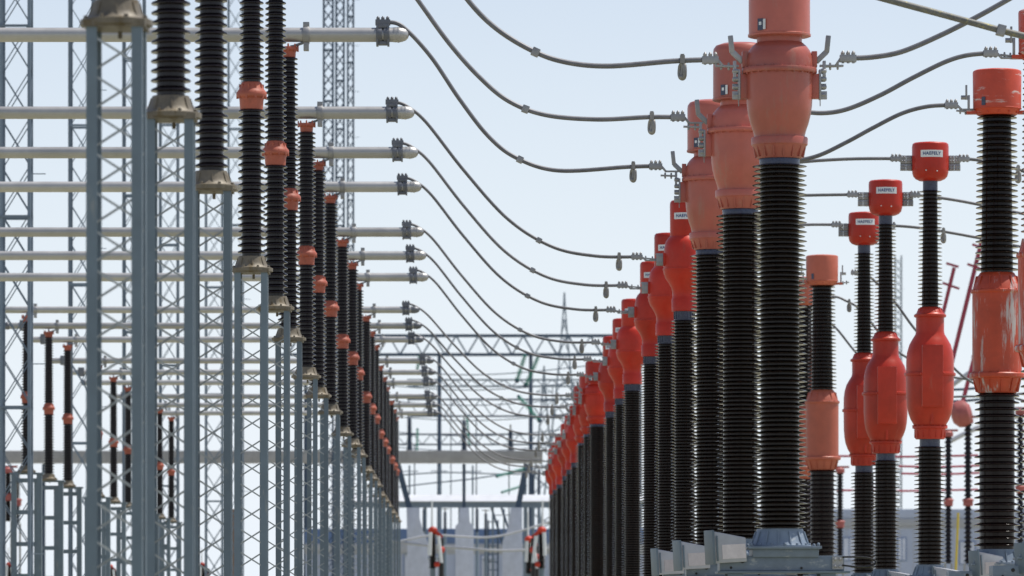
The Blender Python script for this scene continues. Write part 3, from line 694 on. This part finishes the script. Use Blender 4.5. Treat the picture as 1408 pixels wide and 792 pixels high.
# ------------------------------------------------------------------ lattice masts on the left
def mast(name, label, x0, x1, r, h, leg, pitch, bar, m='far', group='lattice masts behind the bus tubes'):
    wdt = (x1 - x0) * r / 150; c = PT((x0 + x1) / 2, HY, r)
    t = thing(name, label, 'lattice mast', (c.x, c.y, 0), group)
    mb = MB(); lattice(mb, wdt, wdt, 0, h, leg, 0, 0); mb.build('corner_leg_frame', m, t)
    mb = MB(); braces(mb, wdt - leg * .6, wdt - leg * .6, .3, h - .3, bar, pitch, 1., inset=0); 
    for z in [i * pitch * 4 + 2.2 for i in range(int((h - 3) / pitch / 4))]:
        for s in (-1, 1): mb.bar((-wdt / 2, s * (wdt / 2 + .01), z), (wdt / 2, s * (wdt / 2 + .01), z), .05, .05)
        mb.rod((wdt / 2, 0, z + .9), (wdt / 2 + .28, 0, z + .9), .012, 6)
    mb.build('cross_bracing', m, t)
    return t
L = ['at the extreme left edge', 'second from the left edge', 'third from the left edge', 'fourth from the left edge', 'fifth from the left edge', 'sixth from the left edge']
for i, (xa, xb, r) in enumerate(((1, 44, 2.25), (95, 131, 2.70), (169, 200, 3.14), (219, 246, 3.55), (282, 307, 4.0), (313, 335, 4.45))):
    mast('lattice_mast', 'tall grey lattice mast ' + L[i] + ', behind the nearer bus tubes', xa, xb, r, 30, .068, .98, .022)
for i, (xa, xb, r) in enumerate(((444, 459, 5.3), (461, 474, 5.6), (477, 487, 5.9))):
    mast('lattice_mast', 'slender dark lattice mast above the left row, %s of three close together' % ('left', 'middle', 'right')[i], xa, xb, r, 38, .09, .62, .035, 'fardark')
mast('lattice_mast', 'faint lattice mast behind the red lettered heads on the right', 1230, 1240, 12, 42, .09, .8, .05, 'far')

# ------------------------------------------------------------------ background gantries
def gantry(label, x0, x1, yt, yb, r, cols, n, m='fardark', colw=.24, depth=1.0):
    A = PT(x0, yt, r); B = PT(x1, yb, r); t = thing('gantry', label, 'gantry', (A.x, A.y, 0), 'steel gantries far behind the yard')
    Lx = B.x - A.x; zt, zb = A.z, B.z; ch = .115 * r / 6 * (1 if label.startswith('large') else .62)
    mb = MB()
    for y in (0, depth):
        for z in (zt, zb): mb.bar((0, y, z), (Lx, y, z), ch, ch)
    mb.build('chord', m, t)
    mb = MB()
    for y in (0, depth):
        for i in range(n):
            xa = Lx * i / n; xm = Lx * (i + .5) / n; xb = Lx * (i + 1) / n
            mb.bar((xa, y, zt), (xm, y, zb), ch * .55); mb.bar((xm, y, zb), (xb, y, zt), ch * .55)
    for i in range(n):
        mb.bar((Lx * i / n, 0, zb), (Lx * (i + .5) / n, depth, zb), ch * .5); mb.bar((Lx * i / n, 0, zt), (Lx * (i + 1) / n, depth, zt), ch * .5)
    mb.build('web_bracing', 'far', t)
    for cx_ in cols:
        X = PT(cx_, 0, r).x - A.x
        mb = MB()
        mb.rod((X, depth / 2, 0), (X, depth / 2, zb), colw * .6, 12, colw * .42)
        mb.box(X - colw, X + colw, depth / 2 - colw, depth / 2 + colw, 0, .25)
        mb.build('column', m, t)
    return t
gantry('large dark lattice gantry beam crossing the centre of the picture', 380, 905, 461, 487, 10.5, (604, 730, 420, 880), 17, colw=.42, depth=1.8)
gantry('middle distant gantry beam below the large one', 560, 860, 549, 572, 11, (655, 790), 9, colw=.13)
gantry('lower distant gantry beam with thin members', 520, 860, 597, 611, 12, (570, 700, 815), 14, colw=.14)
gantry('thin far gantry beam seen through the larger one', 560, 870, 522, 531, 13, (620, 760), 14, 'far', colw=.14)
def string(pts, r, rad, label, n=22, m='teal'):
    a, b = [PT(x, y, r) for x, y in pts]; d = b - a; t = thing('insulator_string', label, 'insulator string', a, 'green glass insulator strings')
    mt = d.to_track_quat('Z', 'Y').to_matrix().to_4x4(); pr = []; p = d.length / n
    for i in range(n): pr += [(rad * .25, i * p), (rad, i * p + p * .3), (rad * .9, i * p + p * .55), (rad * .25, i * p + p * .6)]
    pr.append((rad * .25, d.length))
    MB().lathe(pr, 14, mtx=mt).build('glass_discs', m, t)
    mb = MB(); mb.ball(d, rad * .9, 10); mb.ball((0, 0, 0), rad * .6, 10); mb.build('end_fitting', 'fardark', t); return t
string([(722, 488), (711, 523)], 6, .16, 'green insulator string, left leg of the V under the large gantry beam')
string([(741, 488), (723, 530)], 6, .16, 'green insulator string, right leg of the V under the large gantry beam')
string([(713, 545), (742, 578)], 6.2, .16, 'green insulator string slanting below the V under the large gantry')
string([(577, 489), (573, 512)], 6, .12, 'short green insulator string left of the left gantry column')
string([(642, 572), (645, 612)], 7.6, .14, 'green insulator string hanging under the middle gantry beam')
string([(574, 590), (573, 628)], 7, .12, 'green insulator string beside the left row of insulators')
string([(683, 655), (722, 644)], 6, .13, 'upper green insulator string slanting above the pale roof band')
string([(690, 677), (722, 667)], 6.4, .12, 'lower green insulator string slanting above the pale roof band')

def pylon(label, x, yt, r, wb, hb):
    c = PT(x, yt, r); H = c.z; q = r / 150
    t = thing('transmission_pylon', label, 'pylon', (c.x, c.y, 0), 'transmission pylons on the horizon')
    mb = MB(); th = .12 * r / 10
    def wd(z): f = 1 - z / H; return .15 * q * 8 * .1 + (wb * q) * (f ** 1.25) * hb
    n = 16; zs = [H * (1 - (1 - i / n) ** 1.25) for i in range(n + 1)]
    for i in range(n):
        for sx, sy in ((-1, -1), (1, -1), (1, 1), (-1, 1)):
            a = Vector((sx * wd(zs[i]), sy * wd(zs[i]), zs[i])); b = Vector((sx * wd(zs[i + 1]), sy * wd(zs[i + 1]), zs[i + 1]))
            mb.bar(a, b, th, th)
        for sy in (-1, 1):
            a, b = wd(zs[i]), wd(zs[i + 1])
            mb.bar((-a, sy * a, zs[i]), (b, sy * b, zs[i + 1]), th * .6); mb.bar((a, sy * a, zs[i]), (-b, sy * b, zs[i + 1]), th * .6)
            mb.bar((sy * a, -a, zs[i]), (sy * b, b, zs[i + 1]), th * .6)
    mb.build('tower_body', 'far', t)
    mb = MB()
    for f, l in ((.80, 16), (.9, 11)):
        for s in (-1, 1):
            z = H * f; w0 = wd(z)
            mb.bar((s * w0, 0, z), (s * l * q, 0, z), th * .7); mb.bar((s * w0, 0, z + 5 * q), (s * l * q, 0, z), th * .6)
    if hb < .9: mb.build('crossarm', 'far', t)
    return t
pylon('tall faint transmission pylon right of centre, rising above the gantry beam', 776, 402, 20, 52, 1.0)
pylon('smaller faint transmission pylon left of the tall one', 748, 503, 26, 46, .85)

# ------------------------------------------------------------------ background beam, roof band, building, breakers
def simple(name, label, cat, m, mb, loc, group=None, bevel=0): 
    o = mb.build(name, m, None, bevel); o.location = loc; return tag(o, label, cat, group)
r = 6.2; A = PT(-60, 620, r); B = PT(746, 637, r)
t = thing('support_beam', 'long pale support beam on dark splayed legs low across the background', 'beam', (A.x, A.y, 0))
mb = MB(); mb.box(0, B.x - A.x, -.35, .35, B.z, A.z)
for i in range(22): x = i * 1.25 + .6; mb.box(x, x + .06, -.37, .37, B.z - .02, A.z + .02)
mb.build('beam', 'concrete', t, bevel=.03)
for (xa, ya), (xb, yb) in (((547, 638), (563, 699)), ((638, 638), (638, 700)), ((724, 638), (712, 699)), ((60, 638), (60, 897)), ((268, 638), (268, 897))):
    pa, pb = PT(xa, ya, r), PT(xb, yb, r); pb.z = max(0, pb.z)
    wl = .32 if abs(xa - xb) > 5 else .18; mb = MB(); mb.bar(pa - Vector((A.x, A.y, 0)), pb - Vector((A.x, A.y, 0)), wl, wl, up=(0, 1, 0)); mb.build('leg', 'fardark', t)
for xx, hh, ww in ((638, 1.7, 'centre'), (563, 1.9, 'left'), (702, 1.2, 'right')):
    P = PT(xx, 620, r); t = thing('bushing', 'dark bushing standing on the pale background beam, %s of three' % ww, 'bushing', P, 'bushings on the background beam')
    sheds(hh, 0, .09, .11, .16, .18, 14, seg=16).build('sheds', 'fardark', t); MB().rod((0, 0, hh - .01), (0, 0, hh + .3), .05).build('cap', 'alu', t)
    mb = MB(); mb.box(-.2, .2, -.2, .2, 0, .05); mb.rod((.12, 0, 0), (.12, 0, .5), .04); mb.build('base_plate', 'alu', t)

r = 6.5; A = PT(470, 680, r); B = PT(900, 698, r)
t = thing('walkway_canopy', 'flat canopy with bright white roof sheet and grey fascia in the background', 'canopy', (A.x, A.y, 0))
W = B.x - A.x; mb = MB(); mb.add([(0, -.3, A.z - .40), (W, -.3, A.z - .40), (W, .5, A.z), (0, .5, A.z), (0, 3.5, A.z), (W, 3.5, A.z), (0, -.3, A.z - .44), (W, -.3, A.z - .44), (0, 3.5, A.z - .44), (W, 3.5, A.z - .44)], [(0, 1, 2, 3), (3, 2, 5, 4), (6, 7, 1, 0), (8, 9, 7, 6), (4, 5, 9, 8), (0, 3, 4, 8, 6), (1, 7, 9, 5, 2)]); mb.build('roof', 'sheet', t)
mb = MB(); mb.box(0.1, B.x - A.x - .1, -.2, .0, B.z, A.z - .45); mb.build('fascia', 'far', t)
for x in range(1, 19, 2):
    mb = MB(); mb.box(x - .06, x + .06, .02, .14, 0, B.z + .1); mb.build('post', 'far', t)

def building(label, x0, x1, yt, yband, r, dep, wins, band='bluew'):
    A = PT(x0, yt, r); B = PT(x1, yband, r); W = B.x - A.x
    t = thing('substation_building', label, 'building', (A.x, A.y, 0), 'low buildings behind the yard')
    mb = MB(); mb.box(0, W, 0, dep, 0, B.z); mb.build('wall', 'wall', t)
    mb = MB(); mb.box(-.08, W + .08, -.08, dep + .08, B.z + .002, A.z); mb.build('roof', band, t, bevel=.03)
    mb = MB(); mb.box(-.05, W + .05, -.12, -.002, B.z - .75, B.z - .08); mb.box(-.05, W + .05, -.05, -.002, B.z - .95, B.z - .76); mb.build('ledge', 'box', t, bevel=.02)
    mb = MB()
    x = 1.1
    while x < W: mb.box(x, x + .05, -.03, -.001, 0, B.z - .96); x += 1.2
    mb.build('wall_joint', 'box', t)
    for xa, xb, ya, yb in wins:
        P = PT(xa, ya, r); Q = PT(xb, yb, r); x, x2, z2, z1 = P.x - A.x, Q.x - A.x, P.z, max(.3, Q.z)
        f = MB(); f.box(x - .08, x2 + .08, -.07, -.035, z1 - .08, z2 + .08); wf = f.build('window', 'bluew', t)
        f = MB(); f.box(x, (x + x2) / 2 - .04, -.09, -.072, z1, z2); f.box((x + x2) / 2 + .04, x2, -.09, -.072, z1, z2); f.build('pane', 'palepane', wf)
    return t
building('grey building with blue roof band and windows at the bottom centre', 420, 900, 727, 747, 9.5, 14, ((556, 572, 764, 800), (627, 645, 764, 800), (696, 712, 766, 800), (590, 606, 764, 800), (662, 676, 764, 800)))
building('grey blue warehouse seen low between the right-hand insulators', 1000, 1500, 700, 712, 9.8, 14, ((1160, 1175, 740, 770), (1235, 1245, 740, 770), (1320, 1340, 745, 775)), 'wall')

def pier(label, pts, r):
    A = PT(*pts[0], r); A.y -= .35; q = [PT(x, y, r) - Vector((A.x, A.y, 0)) for x, y in pts]; q = [Vector((v.x, 0, v.z)) for v in q]
    n = len(q); mb = MB(); mb.add([v for v in q] + [v + Vector((0, .7, 0)) for v in q], [tuple(range(n)), tuple(range(n, 2 * n))[::-1]] + [(i, i + n, (i + 1) % n + n, (i + 1) % n) for i in range(n)])
    x0 = min(v.x for v in q[-2:]); x1 = max(v.x for v in q[-2:]); zb = min(v.z for v in q)
    o = mb.build('concrete_pier', 'palepane', None, bevel=.02, ang=20); o.location = (A.x, A.y, 0)
    tag(o, label, 'concrete pier', 'pale flared concrete piers in front of the building'); return o
pier('left pale flared concrete pier under the white canopy', [(559, 698), (577, 698), (577, 712), (581, 728), (588, 745), (588, 905), (562, 905), (560, 745)], 6.2)
pier('middle pale concrete pier with narrow neck under the canopy', [(632, 698), (645, 698), (646, 718), (651, 724), (651, 905), (626, 905), (626, 724), (631, 718)], 6.2)
pier('right pale flared concrete pier under the white canopy', [(702, 698), (718, 698), (718, 745), (716, 905), (691, 905), (691, 745), (697, 730), (701, 712)], 6.2)

def breaker(label, x, yt, r, k=1., mirror=1):
    P = PT(x, yt, r); q = r / 150 * k; H = P.z
    t = thing('breaker_pole', label, 'circuit breaker', (P.x, P.y, 0), 'red and white breaker poles in the background')
    mb = MB(); mb.rod((0, 0, 0), (0, 0, H - 58 * q), .12, 12); mb.build('pedestal', 'steel', t)
    sheds(H - 12 * q, H - 60 * q, .12, .12, .19, .2, 18, seg=20).build('insulator', 'shedL', t)
    mb = MB(); mb.ball((0, 0, H - 7 * q), 6.5 * q, 14, .8); mb.lathe([(3 * q, H - 14 * q), (5 * q, H - 8 * q)], 14); mb.bar((0, 0, H - 6 * q), (mirror * 13 * q, 0, H - 17 * q), 5 * q, 5 * q); mb.build('head', 'redE', t)
    MB().ball((mirror * 12 * q, -.05, H - 34 * q), 5 * q, 12).build('coupling', 'redE', t); MB().ball((mirror * 6 * q, -.3, H - 54 * q), 4 * q, 12).build('coupling', 'redE', t)
    mb = MB(); mb.rod((mirror * -3 * q, -.28, H - 10 * q), (mirror * -4 * q, -.28, H - 42 * q), 2.6 * q, 12); mb.rod((mirror * 8 * q, -.3, H - 15 * q), (mirror * 12 * q, -.3, H - 52 * q), 2.4 * q, 12); mb.build('white_bushing', 'white', t)
    mb = MB(); mb.rod((mirror * 12 * q, 0, 0), (mirror * 12 * q, 0, H - 18 * q), .11, 10); mb.build('side_column', 'black', t)
    mb = MB(); mb.rod((mirror * -1 * q, 0, H - 3 * q), (mirror * -1 * q, 0, H + 34 * q), 1.6 * q, 8, 1.1 * q); mb.build('top_rod', 'white', t)
breaker('red and white breaker pole with tall white rod, left of centre at the bottom', 595, 722, 5)
breaker('red and white breaker pole with tall white rod beside the right-hand insulator row', 745, 722, 5, 1., -1)
breaker('stout red and white breaker pole standing between two pale piers', 727, 735, 5.1, .9)
for i, (x, yt, r_) in enumerate(((278, 772, 4.2), (152, 775, 4), (12, 772, 3.9))):
    breaker('small red-capped breaker pole behind the left lattice stands, %s' % ('below the bus tubes at centre left', 'near the second mast', 'at the left edge')[i], x, yt, r_, .55)
def thinpole(label, x, yt, ym, yb, r, cap=True):
    P = PT(x, yt, r); z = lambda y: CAMH + (HY - y) * r / 150
    t = thing('disconnector_post', label, 'insulator post', (P.x, P.y, 0), 'slim background insulator posts')
    sheds(z(yt), z(yb), .09, .09, .14, .145, 30, seg=16).build('insulator', 'shedL', t)
    MB().lathe([(.12, z(ym + 6)), (.17, z(ym + 5)), (.17, z(ym - 1)), (.20, z(ym - 1.5)), (.20, z(ym - 3)), (.12, z(ym - 5))], 14).build('middle_flange', 'pinkl', t)
    mb = MB()
    for s in (-1, 1): mb.rod((s * .12, 0, 0), (s * .12, 0, z(yb)), .04, 8)
    mb.build('stand', 'alu', t)
    if cap: mb = MB(); mb.lathe([(.12, z(yt) - .02), (.18, z(yt)), (.18, z(yt) + .14), (.1, z(yt) + .2)], 14); mb.bar((-.3, 0, z(yt) + .22), (.35, 0, z(yt) + .22), .08); mb.build('top_cap', 'pinkl', t)
thinpole('slim insulator post with pink cap at the far left edge', 11, 650, 683, 717, 4)
thinpole('slim bare insulator post next to the pink-capped one at far left', 23, 648, 690, 720, 4, False)
thinpole('slim insulator post behind the nearest red bulb tank', 1304, 600, 690, 775, 4)
thinpole('slim insulator post under the pale pink ball at right', 1331, 582, 690, 775, 3.7)
thinpole('slim insulator post between dull orange and red transformers', 1155, 650, 720, 775, 4.2)
thinpole('slim insulator post at the right frame edge behind the weathered transformer', 1403, 570, 672, 760, 3.8)
P = PT(1322, 569, 3.7)
t = thing('corona_ball', 'pale pink flattened metal shield beside a slim insulator post', 'corona shield', P)
MB().lathe([(.02, -.36), (.25, -.33), (.43, -.18), (.47, 0), (.43, .18), (.25, .33), (.02, .36)], 24, mtx=Matrix.Rotation(R(75), 4, 'Y')).build('shield', 'pinkl', t)
MB().rod((0, 0, -.1), (0.22, 0, -.4), .05).build('neck', 'pinkl', t)
def arm(label, pts, bars, r, w_=.13):
    a = PT(*pts[0], r); t = thing('disconnector_switch', label, 'disconnector', a, 'raised maroon disconnector arms')
    MB().bar(Vector((0, 0, 0)), PT(*pts[1], r) - a, w_, w_).build('arm', 'pink', t)
    mb = MB()
    for p, q in bars: mb.bar(PT(*p, r) - a, PT(*q, r) - a, .085, .085)
    mb.build('contact_bar', 'pink', t); return t
arm('short maroon disconnector arm tilted behind the nearest red head', [(1312, 368), (1275, 520)], [((1301, 362), (1318, 367)), ((1296, 389), (1319, 397))], 4)
arm('long maroon disconnector arm tilted left of the weathered transformer', [(1350, 330), (1284, 600)], [((1330, 363), (1352, 371)), ((1337, 336), (1356, 343))], 4, .15)
arm('maroon disconnector arm crossing behind the lower weathered transformer', [(1345, 470), (1318, 575)], [((1336, 490), (1350, 494))], 4.1, .15)
def pipe(label, pts, r, rad, m, grp='thin pipes and wires in the background', name='background_pipe', cat='pipe'):
    P = [PT(x, y, r) for x, y in pts]; o = MB().tube([p - P[0] for p in smooth_path(P, 8)], rad, 8).build(name, m); o.location = P[0]; tag(o, label, cat, grp); return o
for i, (y, xa, xb) in enumerate(((627, 1148, 1345), (641, 1235, 1350), (651, 1240, 1350), (674, 1150, 1345))):
    pipe('thin red horizontal pipe behind the right-hand insulators, %s of four' % ('top', 'second', 'third', 'lowest')[i], [(xa, y), ((xa + xb) / 2, y + 1), (xb, y - 1)], 4.3 + i * .1, .042, 'pink')
pipe('pale slanting pipe right of the red bulb tanks, upper', [(1302, 535), (1345, 505), (1400, 480)], 4.5, .10, 'box')
pipe('pale slanting pipe right of the red bulb tanks, lower', [(1300, 610), (1345, 588), (1400, 572)], 4.5, .10, 'box')
pipe('thin grey wire running behind the nearest bulb tank, upper', [(1240, 520), (1300, 535), (1350, 533)], 4.2, .05, 'fardark', name='background_wire', cat='wire')
pipe('thin grey wire running behind the nearest bulb tank, lower', [(1200, 548), (1300, 552), (1350, 549)], 4.2, .05, 'fardark', name='background_wire', cat='wire')
pipe('slack pale wire in front of the blue banded building, upper', [(500, 757), (560, 742), (600, 736), (680, 738), (760, 716)], 6, .06, 'box', name='background_wire', cat='wire')
pipe('slack pale wire in front of the blue banded building, lower', [(500, 738), (560, 747), (640, 754), (700, 757), (780, 752)], 6, .07, 'box', name='background_wire', cat='wire')
pipe('faint wire sloping above the white canopy, upper', [(480, 680), (570, 667), (660, 657), (760, 640)], 7, .04, 'fardark', name='background_wire', cat='wire')
pipe('faint wire sloping above the white canopy, lower', [(480, 660), (600, 650), (700, 652), (800, 650)], 7.2, .04, 'fardark', name='background_wire', cat='wire')
for i in range(6):
    y0 = 498 + i * 21; pipe('%s faint dark overhead wire between the distant gantries' % ('topmost', 'second highest', 'third highest', 'fourth highest', 'second lowest', 'lowest')[i], [(500, y0 + 8), (620, y0 + 17), (720, y0 + 14), (850, y0)], 8 + i * .3, .035, 'fardark', name='background_wire', cat='wire', grp='faint overhead wires between gantries')
for i, x in enumerate((673, 687)):
    pipe('thin diagonal stay behind the canopy, %s' % ('left', 'right')[i], [(x, 690), (x + 12, 727), (x + 22, 760)], 6.9, .07, 'fardark', name='stay_rod', cat='stay rod')
mb = MB(); P = PT(678, 855, 6.8); z1 = CAMH + (HY - 715) * 6.8 / 150
for s in (-1, 1): mb.box(s * .3 - .05, s * .3 + .05, -.05, .05, 0, z1)
z = .4
while z < z1: mb.box(-.25, .25, -.03, .03, z, z + .06); z += .5
simple('ladder', 'dark upright ladder in front of the blue banded building', 'ladder', 'fardark', mb, (P.x, P.y, 0))
mb = MB(); P = PT(324, 855, 4.6); mb.box(-.18, .18, -.18, .18, 0, CAMH + (HY - 700) * 4.6 / 150); mb.box(-.24, .24, -.24, .24, 0, .3)
simple('brown_post', 'brown square post low between the left lattice stands', 'post', 'brown', mb, (P.x, P.y, 0), bevel=.01)
mb = MB(); P = PT(1313, 855, 3.9); mb.rod((-.12, 0, 0), (.12, 0, CAMH + (HY - 705) * 3.9 / 150), .045, 10); mb.rod((-.12, 0, 0), (-.12, 0, .1), .2, 10)
simple('yellow_pole', 'slim yellow pole behind the nearest red transformer insulator', 'pole', 'yellow', mb, (P.x, P.y, 0))

# ------------------------------------------------------------------ more of the crowded far yard
for i, (x, yt, r_) in enumerate(((583, 700, 6.9), (612, 704, 7.0), (656, 700, 7.1), (668, 706, 7.0), (722, 640, 6.7), (733, 652, 6.8), (741, 646, 6.9))):
    P = PT(x, yt, r_); H = P.z; t = thing('apparatus_post', 'slim grey apparatus post with ribbed top under the distant canopy, %s from the left' % ORD[i].replace('nearest', 'first'), 'apparatus post', (P.x, P.y, 0), 'apparatus posts under the distant canopy')
    sheds(H, H - 1.5, .07, .08, .13, .14, 12, seg=14).build('insulator', 'fardark', t)
    mb = MB(); mb.rod((0, 0, H - .01), (0, 0, H + .25), .05, 8); mb.bar((-.25, 0, H + .2), (.25, 0, H + .2), .06); mb.build('top_terminal', 'alu', t)
    mb = MB(); mb.rod((0, 0, 0), (0, 0, H - 1.5), .1, 10); mb.box(-.2, .2, -.2, .2, 0, .1); mb.build('pedestal', 'far', t)
for i, (x, y0, y1, r_) in enumerate(((563, 640, 700, 7.3), (604, 640, 690, 7.8), (650, 640, 690, 7.4), (693, 700, 740, 7.2))):
    P = PT(x, y0, r_); mb = MB(); mb.rod((0, 0, 0), (0, 0, P.z), .06, 8); mb.bar((-.6, 0, P.z - .4), (.6, 0, P.z - .4), .06)
    o = mb.build('lightning_rod', 'far'); o.location = (P.x, P.y, 0); tag(o, 'thin grey lightning rod with short crossbar in the far yard, %s from the left' % ORD[i].replace('nearest', 'first'), 'lightning rod', 'lightning rods in the far yard')
for i, (xa, ya, xb, yb) in enumerate(((556, 762, 545, 905), (587, 768, 603, 905), (664, 770, 684, 905))):
    A = PT(xa, ya, 8.9); B = PT(max(xa, xb) , ya, 8.9); W = 16 * 8.9 / 150
    t = thing('control_cabinet', 'grey control cabinet in front of the blue banded building, %s' % ('left', 'middle', 'right')[i], 'cabinet', (A.x, A.y, 0), 'control cabinets before the building')
    MB().box(0, W, 0, .6, .1, A.z).build('body', 'box', t, bevel=.03)
    mb = MB(); mb.box(-.05, W + .05, -.08, .7, A.z + .001, A.z + .08); mb.build('roof', 'far', t)
    mb = MB(); mb.box(.06, W / 2 - .03, -.03, -.001, .3, A.z - .15); mb.build('door', 'palepane', t); mb = MB(); mb.box(W / 2 + .03, W - .06, -.03, -.001, .3, A.z - .15); mb.build('door', 'palepane', t)

# small real-world lean of the tall equipment
for o in list(COL.objects):
    if o.parent is None and o.name.split('.')[0] in ('current_transformer', 'post_insulator', 'voltage_transformer'):
        o.rotation_euler = (random.uniform(-.0015, .0015), random.uniform(-.0018, .0018), random.uniform(-.02, .02))
